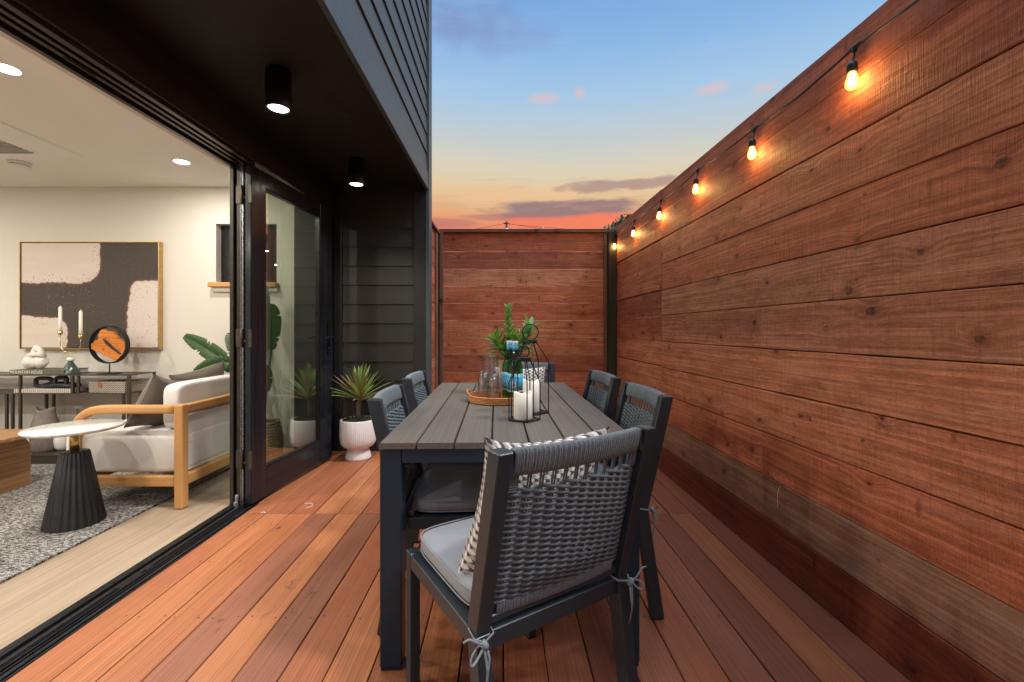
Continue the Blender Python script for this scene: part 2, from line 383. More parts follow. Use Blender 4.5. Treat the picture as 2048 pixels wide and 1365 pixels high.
# ------------------------------------------------------------------ mesh builder (world coordinates)
class MB:
    def __init__(s):
        s.v = []; s.f = []; s.mi = []; s.sm = []; s.co = []; s.rn = []; s.pc = None; s.M = None
    def add(s, verts, faces, mat=0, smooth=False, co=None, rnd=None):
        b = len(s.v)
        r = random.random() if rnd is None else rnd
        for i, p in enumerate(verts):
            p = Vector(p)
            s.co.append(Vector(co[i]) if co else p.copy())
            s.v.append(s.M @ p if s.M else p); s.rn.append(r)
        for f in faces:
            s.f.append(tuple(b+i for i in f)); s.mi.append(mat); s.sm.append(smooth)
        return s
    def box(s, x0, x1, y0, y1, z0, z1, mat=0, rnd=None, off=None):
        vs = [(x, y, z) for z in (z0, z1) for y in (y0, y1) for x in (x0, x1)]
        fs = [(0,2,3,1), (4,5,7,6), (0,1,5,4), (2,6,7,3), (0,4,6,2), (1,3,7,5)]
        d = [x1-x0, y1-y0, z1-z0]
        o = sorted(range(3), key=lambda i: -d[i])
        if off is None: off = [random.uniform(0, 40) for _ in range(3)]
        co = [(v[o[0]]+off[0], v[o[1]]+off[1], v[o[2]]+off[2]) for v in vs]
        return s.add(vs, fs, mat, False, co, rnd)
    def board(s, o, ax, ay, az, L, W, T, n=10, jit=.001, ch=.0025, mat=0, rnd=None, ends=0.0):
        """plank: o = centre of the start face, ax along, ay across, az through"""
        o, ax, ay, az = Vector(o), Vector(ax).normalized(), Vector(ay).normalized(), Vector(az).normalized()
        w, h = W/2, T/2
        sec = [(-w+ch, -h), (w-ch, -h), (w, -h+ch), (w, h-ch), (w-ch, h), (-w+ch, h), (-w, h-ch), (-w, -h+ch)]
        off = Vector([random.uniform(0, 60) for _ in range(3)])
        vs, co, fs = [], [], []
        for i in range(n+1):
            l = L*i/n
            j0 = random.uniform(-jit, jit); j1 = random.uniform(-jit, jit); jz = random.uniform(-jit, jit)*.6
            for (a, b) in sec:
                aa = a + (j1 if a > 0 else j0)
                vs.append(o+ax*l+ay*aa+az*(b+jz)); co.append(Vector((l, aa, b))+off)
        m = 8
        for i in range(n):
            for k in range(m):
                fs.append((i*m+k, i*m+(k+1) % m, (i+1)*m+(k+1) % m, (i+1)*m+k))
        fs.append(tuple(range(m-1, -1, -1))); fs.append(tuple(n*m+k for k in range(m)))
        return s.add(vs, fs, mat, False, co, rnd)
    def prism(s, poly, d0, d1, axis='y', mat=0, rnd=None, smooth=False):
        """polygon in the plane across `axis`, pushed from d0 to d1"""
        def P3(p, d):
            return {'y': (p[0], d, p[1]), 'x': (d, p[0], p[1]), 'z': (p[0], p[1], d)}[axis]
        n = len(poly)
        vs = [P3(p, d0) for p in poly]+[P3(p, d1) for p in poly]
        fs = [tuple(range(n)), tuple(range(2*n-1, n-1, -1))]+[(i, i+n, (i+1) % n+n, (i+1) % n) for i in range(n)]
        off = [random.uniform(0, 30) for _ in range(3)]
        if axis == 'y': co = [(v[0]+off[0], v[2]+off[1], v[1]) for v in vs]
        elif axis == 'x': co = [(v[1]+off[0], v[2]+off[1], v[0]) for v in vs]
        else: co = [(v[0]+off[0], v[1]+off[1], v[2]) for v in vs]
        s.add(vs, fs, mat, False, co, rnd); return s
    def tube(s, pts, r, sides=8, closed=False, mat=0, rnd=None, flat=1.0, up=None, cap=True, smooth=True):
        pts = [Vector(p) for p in pts]; n = len(pts)
        rs = r if isinstance(r, (list, tuple)) else [r]*n
        T = []
        for i in range(n):
            a = pts[i-1] if (i > 0 or closed) else pts[i]; b = pts[(i+1) % n] if (i < n-1 or closed) else pts[i]
            d = (b-a); T.append(d.normalized() if d.length > 1e-9 else Vector((0, 0, 1)))
        u = Vector(up) if up else (Vector((0, 0, 1)) if abs(T[0].z) < .9 else Vector((1, 0, 0)))
        vs, co, fs = [], [], []; L = 0
        off = random.uniform(0, 20)
        for i in range(n):
            if i: L += (pts[i]-pts[i-1]).length
            if up: u = Vector(up)
            u = (u-T[i]*u.dot(T[i]));
            u = u.normalized() if u.length > 1e-6 else Vector((1, 0, 0))
            w = T[i].cross(u)
            for k in range(sides):
                a = 2*PI*k/sides+PI/sides
                vs.append(pts[i]+(u*math.cos(a)+w*math.sin(a)*flat)*rs[i])
                co.append((L+off, math.cos(a)*rs[i], math.sin(a)*rs[i]))
        m = sides
        for i in range(n if closed else n-1):
            j = (i+1) % n
            for k in range(m): fs.append((i*m+k, i*m+(k+1) % m, j*m+(k+1) % m, j*m+k))
        if cap and not closed: fs.append(tuple(range(m-1, -1, -1))); fs.append(tuple((n-1)*m+k for k in range(m)))
        return s.add(vs, fs, mat, smooth, co, rnd)
    def lathe(s, prof, c=(0, 0, 0), seg=32, mat=0, ribs=0, ribd=0.0, smooth=True, ribz=None, capb=True, capt=True, rnd=None):
        c = Vector(c); vs, fs = [], []; n = len(prof)
        for (r, z) in prof:
            for k in range(seg):
                a = 2*PI*k/seg
                rr = r
                if ribs and (ribz is None or ribz[0] <= z <= ribz[1]): rr = r+ribd*(.5+.5*math.cos(a*ribs))
                vs.append(c+Vector((rr*math.cos(a), rr*math.sin(a), z)))
        for i in range(n-1):
            for k in range(seg):
                fs.append((i*seg+k, i*seg+(k+1) % seg, (i+1)*seg+(k+1) % seg, (i+1)*seg+k))
        if capb and prof[0][0] > 1e-6: fs.append(tuple(range(seg-1, -1, -1)))
        if capt and prof[-1][0] > 1e-6: fs.append(tuple((n-1)*seg+k for k in range(seg)))
        return s.add(vs, fs, mat, smooth, None, rnd)
    def grid(s, fn, nu, nv, mat=0, cu=False, smooth=True, co=None, rnd=None):
        vs, cs, fs = [], [], []
        for i in range(nu+(0 if cu else 1)):
            for j in range(nv+1):
                u, v = i/nu, j/nv
                vs.append(fn(u, v)); cs.append(co(u, v) if co else fn(u, v))
        N = nv+1; tot = nu if cu else nu+1
        for i in range(nu):
            i2 = (i+1) % tot
            for j in range(nv): fs.append((i*N+j, i2*N+j, i2*N+j+1, i*N+j+1))
        return s.add(vs, fs, mat, smooth, cs, rnd)
    def build(s, name, mats, parent=None, bevel=0.0, bseg=1, solid=0.0):
        me = bpy.data.meshes.new(name)
        vs = s.v
        if parent is not None and parent.name in WM:
            inv = WM[parent.name].inverted(); vs = [inv @ v for v in vs]
        me.from_pydata([tuple(v) for v in vs], [], s.f)
        if not isinstance(mats, (list, tuple)): mats = [mats]
        for m in mats: me.materials.append(MATS[m])
        me.polygons.foreach_set('material_index', s.mi); me.polygons.foreach_set('use_smooth', s.sm)
        a = me.attributes.new('bco', 'FLOAT_VECTOR', 'POINT'); a.data.foreach_set('vector', [c for v in s.co for c in v])
        a = me.attributes.new('brnd', 'FLOAT', 'POINT'); a.data.foreach_set('value', s.rn)
        if s.pc:
            a = me.attributes.new('pcol', 'FLOAT_COLOR', 'POINT'); a.data.foreach_set('color', [c for v in s.pc for c in v])
        me.update()
        o = bpy.data.objects.new(name, me); COL.objects.link(o)
        if parent is not None:
            o.parent = parent; WM[o.name] = WM.get(parent.name, Matrix())
        else: WM[o.name] = Matrix()
        if bevel:
            b = o.modifiers.new('bevel', 'BEVEL'); b.width = bevel; b.segments = bseg; b.limit_method = 'ANGLE'; b.angle_limit = R(40); b.harden_normals = False
        if solid:
            b = o.modifiers.new('solid', 'SOLIDIFY'); b.thickness = solid
        return o

def tag(o, label=None, cat=None, group=None, kind=None):
    if label: o['label'] = label
    if cat: o['category'] = cat
    if group: o['group'] = group
    if kind: o['kind'] = kind
    return o
def thing(name, loc, rz=0.0, label=None, cat=None, group=None, kind=None):
    o = bpy.data.objects.new(name, None); COL.objects.link(o)
    o.empty_display_size = .05
    o.location = loc; o.rotation_euler = (0, 0, rz)
    WM[o.name] = Matrix.Translation(Vector(loc)) @ Matrix.Rotation(rz, 4, 'Z')
    return tag(o, label, cat, group, kind)
def solo(name, loc, mb, mats, label, cat, group=None, **kw):
    """a thing that is a single mesh: origin at its base"""
    o = mb.build(name, mats, None, **kw)
    L = Vector(loc)
    for v in o.data.vertices: v.co -= L
    o.location = L
    WM[o.name] = Matrix.Translation(L)
    return tag(o, label, cat, group)
def copy_tree(o, parent=None):
    c = o.copy(); COL.objects.link(c)
    if parent is not None: c.parent = parent
    for ch in [x for x in bpy.data.objects if x.parent == o]: copy_tree(ch, c)
    return c
def text_mesh(body, size, depth=.0006, font=None):
    cu = bpy.data.curves.new('t', 'FONT'); cu.body = body; cu.size = size; cu.extrude = depth
    cu.align_x = 'CENTER'; cu.align_y = 'CENTER'
    ob = bpy.data.objects.new('t', cu); COL.objects.link(ob)
    dg = bpy.context.evaluated_depsgraph_get()
    me = bpy.data.meshes.new_from_object(ob.evaluated_get(dg))
    vs = [v.co.copy() for v in me.vertices]; fs = [tuple(p.vertices) for p in me.polygons]
    bpy.data.objects.remove(ob); bpy.data.curves.remove(cu); bpy.data.meshes.remove(me)
    return vs, fs
SKY_S, ZEN_S, SUN_E, EXPO = 1.0, 2.5, 2.3, 0.0

# ================================================================== ground, deck, floor
g = MB(); g.box(-400, 400, -300, 600, -.6, -.3); tag(g.build('ground', 'dry_grass'), kind='structure')

def fence_x(y): return 1.19+.0284*(4.83-y)
dk = MB(); JY = 2.686
dirv = Vector((-.0114, 1, 0)).normalized(); acr = Vector((1, .0114, 0)).normalized()
pitch = .1447
for seg, (ya, yb, sh) in enumerate(((-1.9, JY-.0015, 0), (JY+.0015, 4.80, .004))):
    for k in range(-1, 20):
        xa = -1.456+pitch*k-.0114*(ya-1.4)+sh*(random.random() if seg else 0)
        cx = xa+pitch/2
        if cx-.05 > fence_x(ya)+.02: continue
        wy = yb
        if seg and cx < -.9: wy = 4.085
        rnd = [.62,.72,.30,.95,.78,.98,.42,.70][k+1] if (k+1 < 8 and not seg) else (random.random() if k < 9 else random.choice((0, .06, .97, 1, .9, 0, .5)))  # boards towards the fence take mostly darker tints, shade painted into their colour
        mt = 0
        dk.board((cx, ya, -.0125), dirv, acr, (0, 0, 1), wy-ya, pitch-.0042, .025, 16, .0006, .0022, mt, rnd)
        # countersunk screws, two per joist
        yy = ya+.03
        while yy < wy:
            for sx in (-.047, .047):
                px = cx+sx+random.uniform(-.006, .006)-.0114*(yy-ya); py = yy+random.uniform(-.008, .008)
                r = random.uniform(.0034, .0046)
                dk.add([(px+r*math.cos(a*PI/3), py+r*math.sin(a*PI/3), .0006) for a in range(6)], [tuple(range(6))], 1)
            yy += .406 if yy > ya+.1 else .34
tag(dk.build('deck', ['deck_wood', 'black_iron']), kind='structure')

fl = MB()
x = -6.5; i = 0
while x < -1.78:
    x1 = min(x+.19, -1.766)
    y = -2.0-random.uniform(0, 1.2)
    while y < 4.05:
        y1 = min(y+1.8, 4.06)
        fl.box(x+.0006, x1-.0006, max(y, -2)+.0006, y1-.0006, -.03, 0.0)
        y = y1
    x += .19
tag(fl.build('interior_floor', 'floor_oak', bevel=.0008), kind='structure')

rg = MB()
rg.grid(lambda u, v: Vector((-5.8+u*(5.8-2.233), -.6+v*(3.74+.6), .012+.0012*noise.noise(Vector((u*200, v*240, 0))))), 160, 190)
rg.box(-5.8, -2.233, -.6, 3.74, .0005, .0105)
solo('area_rug', (-4, 1.6, 0), rg, 'rug_wool', 'black and cream flecked woven wool rug on the indoor floor', 'rug')

# ================================================================== house
house = thing('house', (-3.6, 4.1, 0), 0, 'black clapboard house with its lit living room open to the deck', 'house')
EY = 4.09; SX = -.727; SZ = 2.43
# end wall of the alcove, lap siding
w = MB(); 
w.box(-1.84, SX-.02, EY+.003, 4.21, -.25, SZ+.4)
k = -1
while True:
    zb = 2.07-.1773*k if False else 2.2473-.1773*(k+1)+.0
    zt = min(zb+.1773+.02, SZ+.02)
    if zt < -.05: break
    x0, x1 = -1.52, -.857
    v = [(x0, EY-.016, zb), (x1, EY-.016, zb), (x1, EY-.003, zt), (x0, EY-.003, zt), (x0, EY+.002, zb), (x1, EY+.002, zb), (x1, EY+.002, zt), (x0, EY+.002, zt)]
    off = random.uniform(0, 40)
    w.add(v, [(0,1,2,3), (4,7,6,5), (0,4,5,1), (3,2,6,7), (0,3,7,4), (1,5,6,2)], 0, False, [(p[0]+off, p[2], 0) for p in v])
    k += 1
w.build('siding_wall', 'siding_black', house, bevel=.0015)
# trims
tr = MB()
tr.box(-1.597, -1.519, EY-.024, EY+.002, -.02, SZ-.004)
tr.build('corner_trim', 'trim_black', house, bevel=.002)
tr = MB()
tr.box(-.856, -.735, EY-.022, EY+.002, -.02, SZ-.018)
tr.build('corner_trim', 'trim_black', house, bevel=.002)
tr = MB(); tr.box(SX-.019, SX+.012, EY-.025, 4.215, -.05, 7.0); tr.build('corner_trim', 'upper_trim', house, bevel=.002)
# upper wall with lap siding, facing the fence
u = MB(); u.box(-2.0, SX-.02, -2.2, EY+.1, SZ+.012, 7.0); u.box(-6.7, -2.0, -2.2, 4.2, SZ+.10, 7.0)
zb = SZ+.145; k = 0
while zb < 6.9:
    y0, y1 = -2.2, EY-.028
    zt = zb+.1755+.02
    v = [(SX-.003, y0, zb), (SX-.003, y1, zb), (SX-.016, y1, zt), (SX-.016, y0, zt), (SX-.021, y0, zb), (SX-.021, y1, zb), (SX-.021, y1, zt), (SX-.021, y0, zt)]
    off = random.uniform(0, 40)
    u.add(v, [(0,1,2,3), (4,7,6,5), (0,4,5,1), (3,2,6,7), (0,3,7,4), (1,5,6,2)], 0, False, [(p[1]+off, p[2], 0) for p in v])
    zb += .1755
u.build('upper_siding', 'upper_siding', house, bevel=.0012)
tr = MB(); tr.box(SX-.022, SX+.006, -2.2, EY-.026, SZ-.012, SZ+.142); tr.build('fascia_trim', 'upper_trim', house, bevel=.003)
so = MB()
so.box(-1.60, SX-.023, -2.2, EY-.0165, SZ, SZ+.01)
so.build('soffit', 'soffit_black', house)
# header above the opening, with the proud trim board
hd = MB()
hd.box(-1.80, -1.603, -2.2, EY-.02, 2.205, SZ+.09)
hd.box(-1.602, -1.582, -2.2, EY-.027, 2.19, 2.30)
hd.build('header_trim', 'trim_black', house, bevel=.002)
# head track of the folding door
ht = MB()
for (xa, xb, z0, mm) in ((-1.766, -1.742, 2.165, 0), (-1.742, -1.722, 2.190, 1), (-1.722, -1.700, 2.176, 0), (-1.700, -1.686, 2.192, 1), (-1.686, -1.660, 2.180, 0), (-1.660, -1.650, 2.170, 0), (-1.650, -1.632, 2.192, 1), (-1.632, -1.604, 2.172, 0)):
    ht.box(xa, xb, -1.0, 2.80, z0, 2.204, mm)
ht.box(-1.714, -1.706, 1.70, 1.83, 2.172, 2.1755, 0)
ht.build('head_track', ['bronze_alu', 'seal_rubber'], house, bevel=.001)
# threshold track
tk = MB()
tk.box(-1.766, -1.598, -1.9, 2.84, -.03, -.006, 1)
for (xa, xb, z1, mm) in ((-1.766, -1.748, .006, 0), (-1.745, -1.734, .010, 2), (-1.728, -1.716, .013, 0), (-1.690, -1.687, .0035, 0), (-1.682, -1.679, .0035, 0), (-1.674, -1.671, .0035, 0), (-1.666, -1.663, .0035, 0),
                         (-1.658, -1.652, .010, 0), (-1.640, -1.634, .010, 0), (-1.628, -1.612, .0075, 0), (-1.609, -1.599, .003, 0)):
    tk.box(xa, xb, -1.9, 2.84, -.0062, z1, mm)
tk.box(-1.712, -1.694, -1.9, 2.84, -.0062, .001, 3)
tk.box(-1.692, -1.664, 1.90, 2.02, .0036, .007, 0); tk.box(-1.686, -1.670, 2.05, 2.09, .0036, .006, 0)
tk.build('door_track', ['dark_alu', 'seal_rubber', 'dark_alu', 'bronze_alu'], house, bevel=.0008)
# upright jamb between the folding opening and the swing door
jb = MB()
for (xa, xb, ya, mm) in ((-1.766, -1.742, 2.806, 0), (-1.742, -1.724, 2.83, 2), (-1.724, -1.716, 2.812, 1), (-1.716, -1.690, 2.80, 0), (-1.690, -1.686, 2.797, 3), (-1.686, -1.680, 2.82, 1), (-1.680, -1.674, 2.797, 3), (-1.674, -1.648, 2.825, 1), (-1.648, -1.628, 2.792, 0)):
    jb.box(xa, xb, ya, 2.85, .004, 2.20, mm)
jb.build('door_jamb', ['bronze_alu', 'dark_alu', 'seal_rubber', 'silver_alu'], house, bevel=.001)
fj = MB(); fj.box(-1.855, -1.602, 3.842, 4.06, -.02, 2.204); fj.box(-1.68, -1.60, 3.832, 3.843, -.01, 2.20)
fj.build('door_jamb', 'trim_black', house, bevel=.002)
gs = MB(); gs.tube([(-1.712, 2.795, .03), (-1.712, 2.795, .075)], .012, 10); gs.box(-1.722, -1.702, 2.775, 2.80, .0, .032)
gs.build('floor_pivot', 'galvanised', house, bevel=.001)
# swing door, a few degrees open
D0 = Vector((-1.607, 2.776, 0)); dd = Vector((.0931, 1, 0)).normalized(); dn = Vector((dd.y, -dd.x, 0))
DM = Matrix(((dd.x, dn.x, 0, D0.x), (dd.y, dn.y, 0, D0.y), (0, 0, 1, 0), (0, 0, 0, 1)))   # local x along the leaf, y towards the deck
DL = 1.03
d = MB(); d.M = DM
th = .045
def dbox(m, *a, **k): m.box(*a, **k)
d.box(0, .138, -th, 0, .022, 2.165); d.box(DL-.185, DL, -th, 0, .022, 2.165)
d.box(.1385, DL-.1855, -th, -.0008, .022, .212); d.box(.1385, DL-.1855, -th, -.0008, 2.062, 2.165)
d.box(-.004, -.0005, -.04, -.004, .03, 2.16)
door = d.build('patio_door', 'door_wood', house, bevel=.002)
e = MB(); e.M = DM
for (a0, a1, z0, z1) in ((.139, .149, .213, 2.061), (DL-.196, DL-.186, .213, 2.061), (.1495, DL-.1965, .213, .223), (.1495, DL-.1965, 2.051, 2.061)):
    e.box(a0, a1, -th+.006, -.004, z0, z1)
e.build('glazing_bead', 'dark_alu', door, bevel=.001)
e = MB(); e.M = DM; e.box(.147, DL-.194, -.026, -.020, .221, 2.053); e.build('glass_pane', 'door_glass', door)
e = MB(); e.M = DM
e.box(DL-.082, DL-.046, .0005, .012, .93, 1.20); e.tube([(DL-.064, .008, 1.06), (DL-.064, .055, 1.06)], .009, 10)
e.tube([(DL-.058, .055, 1.06), (DL-.10, .058, 1.061), (DL-.195, .054, 1.055)], .0085, 10, flat=.75)
e.tube([(DL-.064, .008, .965), (DL-.064, .018, .965)], .011, 12)
e.build('door_handle', 'dark_alu', door, bevel=.001)
e = MB(); e.M = DM; e.box(DL+.001, DL+.005, -.036, -.008, .03, 2.16); e.build('edge_strip', 'silver_alu', door)
for zc in (.30, 1.07, 1.98):
    hh = MB()
    hh.box(-1.716, -1.684, 2.789, 2.7965, zc-.056, zc+.056); hh.tube([(-1.676, 2.786, zc-.058), (-1.676, 2.786, zc+.058)], .0085, 10)
    hh.box(-1.647, -1.622, 2.779, 2.7915, zc-.056, zc+.056); hh.tube([(-1.66, 2.784, zc-.02), (-1.648, 2.784, zc-.02)], .006, 8)
    hh.box(-1.622, -1.602, 2.764, 2.772, zc-.056, zc+.056)
    for sx in (-1.705, -1.693, -1.635):
        for sz in (-.04, -.012, .02, .043):
            hh.tube([(sx, 2.79 if sx < -1.65 else 2.78, zc+sz), (sx, 2.787 if sx < -1.65 else 2.777, zc+sz)], .003, 8)
    hh.build('door_hinge', 'hinge_bronze', house, bevel=.0012)
# living room shell
wl = MB()
wx0, wx1, wz0, wz1 = -2.674, -2.115, 1.557, 2.10
for (a, b, c, dz) in ((-6.6, wx0, -.02, 2.5), (wx1, -1.80, -.02, 2.5), (wx0, wx1, -.02, wz0), (wx0, wx1, wz1, 2.5)):
    wl.box(a, b, 4.05, 4.185, c, dz, off=(0, 0, 0))
wl.box(-6.6, -6.5, -2.1, 4.05, -.02, 2.5, off=(0, 0, 0))
wl.box(-6.5, -1.6, -2.1, -2.0, -.02, 2.5, off=(0, 0, 0))
wl.box(-1.80, -1.767, -2.0, 2.80, 2.168, 2.45, off=(0, 0, 0))
wl.box(-1.83, -1.80, -2.0, 4.05, 2.19, 2.45, off=(0, 0, 0))
wl.box(-1.80, -1.62, -2.0, -1.0, -.02, 2.19, off=(0, 0, 0))
wl.build('interior_wall', 'wall_paint', house)
cl = MB(); cl.box(-6.6, -1.80, -2.1, 4.06, 2.44, 2.5); cl.build('interior_ceiling', 'ceiling_paint', house)
bb = MB(); bb.box(-6.5, -1.86, 4.034, 4.049, .001, .10); bb.build('baseboard', 'white_plastic', house, bevel=.002)
wn = MB()
wn.box(wx0+.16, wx0+.19, 4.10, 4.14, wz0+.001, wz1-.001); wn.box(wx1-.03, wx1, 4.10, 4.14, wz0+.001, wz1-.001)
wn.box(wx0+.19, wx1-.03, 4.10, 4.14, wz0+.001, wz0+.035); wn.box(wx0+.19, wx1-.03, 4.10, 4.14, wz1-.035, wz1-.001)
wn.box(wx0+.001, wx0+.16, 4.12, 4.13, wz0+.001, wz1-.001)
win = wn.build('window', 'dark_alu', house, bevel=.002)
e = MB(); e.box(wx0+.19, wx1-.03, 4.117, 4.123, wz0+.035, wz1-.035); e.build('glass_pane', 'window_glass', win)
e = MB(); e.box(wx0-.04, wx1+.02, 3.99, 4.11, wz0-.042, wz0-.0005); e.build('window_sill', 'chair_oak', win, bevel=.004)
e = MB(); e.box(wx0-.02, wx1+.02, 4.02, 4.049, wz0-.085, wz0-.043); e.build('window_apron', 'wall_paint', win, bevel=.003)
e = MB(); e.box(wx0+.20, wx0+.21, 4.085, 4.0995, 1.78, 1.90); e.build('window_latch', 'dark_alu', win)
ol = MB(); ol.box(-3.972, -3.905, 4.043, 4.049, .305, .425); ol.build('wall_outlet', 'white_plastic', house, bevel=.002)
o2 = MB(); o2.box(-3.955, -3.922, 4.0415, 4.0428, .333, .398)
o2.build('socket_face', 'grey_grille', bpy.data.objects['wall_outlet'])

# ---- ceiling lamps
LIGHTS = []
def add_light(name, kind, loc, power, col, size=.05, rot=(0, 0, 0), **kw):
    L = bpy.data.lights.new(name, kind); L.energy = power; L.color = col
    if kind == 'AREA': L.shape = 'DISK'; L.size = size
    elif kind in ('POINT', 'SPOT'): L.shadow_soft_size = size
    for k, v in kw.items(): setattr(L, k, v)
    o = bpy.data.objects.new(name, L); o.location = loc; o.rotation_euler = rot; COL.objects.link(o); return o
def surface_spot(x, y, label):
    t = thing('ceiling_spotlight', (x, y, SZ), 0, label, 'ceiling light', 'black cylinder spotlights under the soffit')
    zb = 2.236
    m = MB(); m.lathe([(.052, zb), (.060, zb), (.0605, zb+.003), (.0605, SZ-.001)], (x, y, 0), 40, capb=False, capt=True)
    m.lathe([(.046, zb+.012), (.050, zb+.002), (.052, zb)], (x, y, 0), 40, capb=False, capt=False); m.build('lamp_body', 'dark_rim', t)
    m = MB(); m.lathe([(.0, zb+.006), (.046, zb+.006), (.046, zb+.011)], (x, y, 0), 32, capb=False); m.build('lamp_lens', 'lamp_white', t)
    add_light('ceiling_spotlight_beam', 'SPOT', (x, y, zb-.004), SPOT_W, (1, .83, .62), .04, spot_size=R(125), spot_blend=.7)
SPOT_W = 36
surface_spot(-1.153, 2.225, 'black cylinder spotlight under the soffit, the nearer and larger of the two')
surface_spot(-1.153, 3.38, 'black cylinder spotlight under the soffit, the farther one above the potted plant')
def downlight(x, y, label):
    t = thing('recessed_light', (x, y, 2.44), 0, label, 'ceiling light', 'recessed ceiling lights in the living room')
    m = MB(); m.lathe([(.052, 2.4385), (.068, 2.4365), (.072, 2.4395)], (x, y, 0), 40, capb=False, capt=False); m.build('trim_ring', 'white_plastic', t)
    m = MB(); m.lathe([(.0, 2.4375), (.052, 2.4375)], (x, y, 0), 32, capb=False, capt=False); m.build('lamp_lens', 'lamp_white', t)
downlight(-2.546, 3.447, 'round white recessed ceiling light near the plant, lit')
downlight(-2.525, 2.22, 'round white recessed ceiling light at the left edge of the photo, lit')
ROOM_W = 27
for (x, y, w_) in ((-2.546, 3.447, .55), (-2.525, 2.22, 1), (-2.525, .95, 1), (-4.0, .95, 1), (-5.4, .95, 1), (-4.6, 2.2, 1), (-5.4, 3.0, .6), (-2.6, -.4, 1), (-4.6, -.6, 1)):
    add_light('recessed_light_beam', 'AREA', (x, y, 2.432), ROOM_W*w_, (1, .93, .82), .10)
# ---- ceiling air unit and smoke detector
t = thing('ceiling_air_unit', (-3.65, 3.03, 2.44), 0, 'white slatted air conditioning cassette in the living room ceiling', 'air conditioner')
m = MB(); m.prism([(-4.1, 2.439), (-3.195, 2.439), (-3.215, 2.432), (-3.40, 2.412), (-3.90, 2.412), (-4.09, 2.432)], 2.78, 3.33, 'y'); m.build('cover_panel', 'white_plastic', t, bevel=.003)
m = MB()
for i in range(10): m.box(-3.86, -3.44, 2.86+i*.036, 2.88+i*.036, 2.405, 2.4118)
m.build('louvre', 'grey_grille', t)
t = thing('smoke_detector', (-3.83, 3.46, 2.44), 0, 'small round white smoke detector on the living room ceiling', 'smoke detector')
m = MB(); m.lathe([(.0, 2.398), (.045, 2.398), (.058, 2.404), (.062, 2.416)], (-3.83, 3.46, 0), 36); m.build('detector_cap', 'white_plastic', t)
m = MB(); m.lathe([(.056, 2.416), (.056, 2.421)], (-3.83, 3.46, 0), 30); m.build('vent_gap', 'grey_grille', t)
m = MB(); m.lathe([(.066, 2.4215), (.069, 2.439)], (-3.83, 3.46, 0), 36); m.build('mounting_ring', 'white_plastic', t)

# ================================================================== fences
rows = [0.0, .205, .409, .619, .828, 1.031, 1.237, 1.436, 1.641, 1.845, 2.048, 2.237]
fen = thing('wooden_fence', (fence_x(1.5), 1.5, 0), 0, 'long knotty cedar fence of wide horizontal boards behind the string lights', 'fence')
m = MB(); fd = Vector((-.0284, 1, 0)).normalized(); fn = Vector((-1, -.0284, 0)).normalized()
def fpt(y, z, off=0): return Vector((fence_x(y), y, z))+fn*off
tone = [.0, .1, .35, .3, .5, .42, .3, .25, .55, .5, .35]
for i in range(11):
    z0, z1 = rows[i], rows[i+1]
    for (ya, yb, s) in ((-2.2, 3.488, 0), (3.491, 4.86, 1)):
        dz = (random.uniform(-.004, .01) if s else 0)
        wv = z1-z0-(.0055 if i in (4, 6, 3) else .0035)-(0 if i != 10 else 0)
        mt = 0
        if not s and i == 1: mt = 1
        if i == 0: mt = 2
        rnd = {5: .80, 4: .52, 3: .42, 2: .30, 6: .86, 7: .38, 8: .55, 9: .25, 10: .1}.get(i, .5) if not s else random.random()*.7
        m.board(fpt(ya, (z0+z1)/2+dz, -.0125+random.uniform(-.0015, .0015)), (fpt(yb, 0)-fpt(ya, 0)), (0, 0, 1), fn, (fpt(yb, 0)-fpt(ya, 0)).length, wv, .025, 26, .0011, .003, mt, rnd)
for z in rows[1:-1]:
    m.board(fpt(-2.2, z+.002, -.034), (fpt(4.86, 0)-fpt(-2.2, 0)), (0, 0, 1), fn, 7.05, .05, .008, 2, 0, .001, 3)
for (yn) in (3.478, 3.503, .96, .935, 2.22, 4.78):
    for i in range(11):
        for q in (.28, .74):
            p = fpt(yn+random.uniform(-.004, .004), rows[i]+(rows[i+1]-rows[i])*q+random.uniform(-.006, .006), .0015); r = random.uniform(.003, .0045)
            m.add([p+Vector((0, r*math.cos(a*PI/3), r*math.sin(a*PI/3))) for a in range(6)], [tuple(range(6))], 4)
m.build('board_panel', ['fence_cedar', 'weathered_cedar', 'red_cedar', 'post_green', 'black_iron'], fen)
for y in (-1.5, .95, 3.489):
    m = MB(); p = fpt(y, 0, -.09); m.box(p.x-.045, p.x+.045, y-.045, y+.045, -.3, 2.20)
    m.build('post', 'post_green', fen, bevel=.003)

bf = thing('wooden_fence', (.23, 4.83, 0), 0, 'low cedar fence across the end of the deck with light showing between its boards', 'fence')
m = MB(); zt = 2.185; rws = [2.185, 1.984, 1.795, 1.606, 1.417, 1.228, 1.039, .850, .661, .472, .283, .094, -.05]
for i in range(len(rws)-1):
    gap = .0045 if i in (0, 1, 2, 3, 4) else .0015
    z1, z0 = rws[i]-gap/2, rws[i+1]+gap/2
    if i == 0: z1 = rws[0]
    m.board((-.735, 4.84, (z0+z1)/2+random.uniform(-.001, .001)), (1, 0, random.uniform(-.0012, .0012)), (0, 0, 1), (0, -1, 0), 1.87, z1-z0, .02, 22, .0022, .002, 0, [.4,.05,.9,.4,.3,.5,.45,.1,.4,.3,.3,.2][i])
m.build('board_panel', 'fence_cedar', bf)
m = MB(); m.board((-.735, 4.835, 2.206), (1, 0, 0), (0, 1, 0), (0, 0, 1), 1.915, .09, .038, 14, .001, .003, 0, .3); m.build('top_cap', 'cap_wood', bf)
m = MB(); m.box(-.728, -.692, 4.786, 4.828, -.2, 2.185); m.build('batten', 'cap_wood', bf, bevel=.002)
m = MB(); m.box(1.064, 1.099, 4.80, 4.828, -.2, 2.185); m.build('batten', 'cap_wood', bf, bevel=.002)
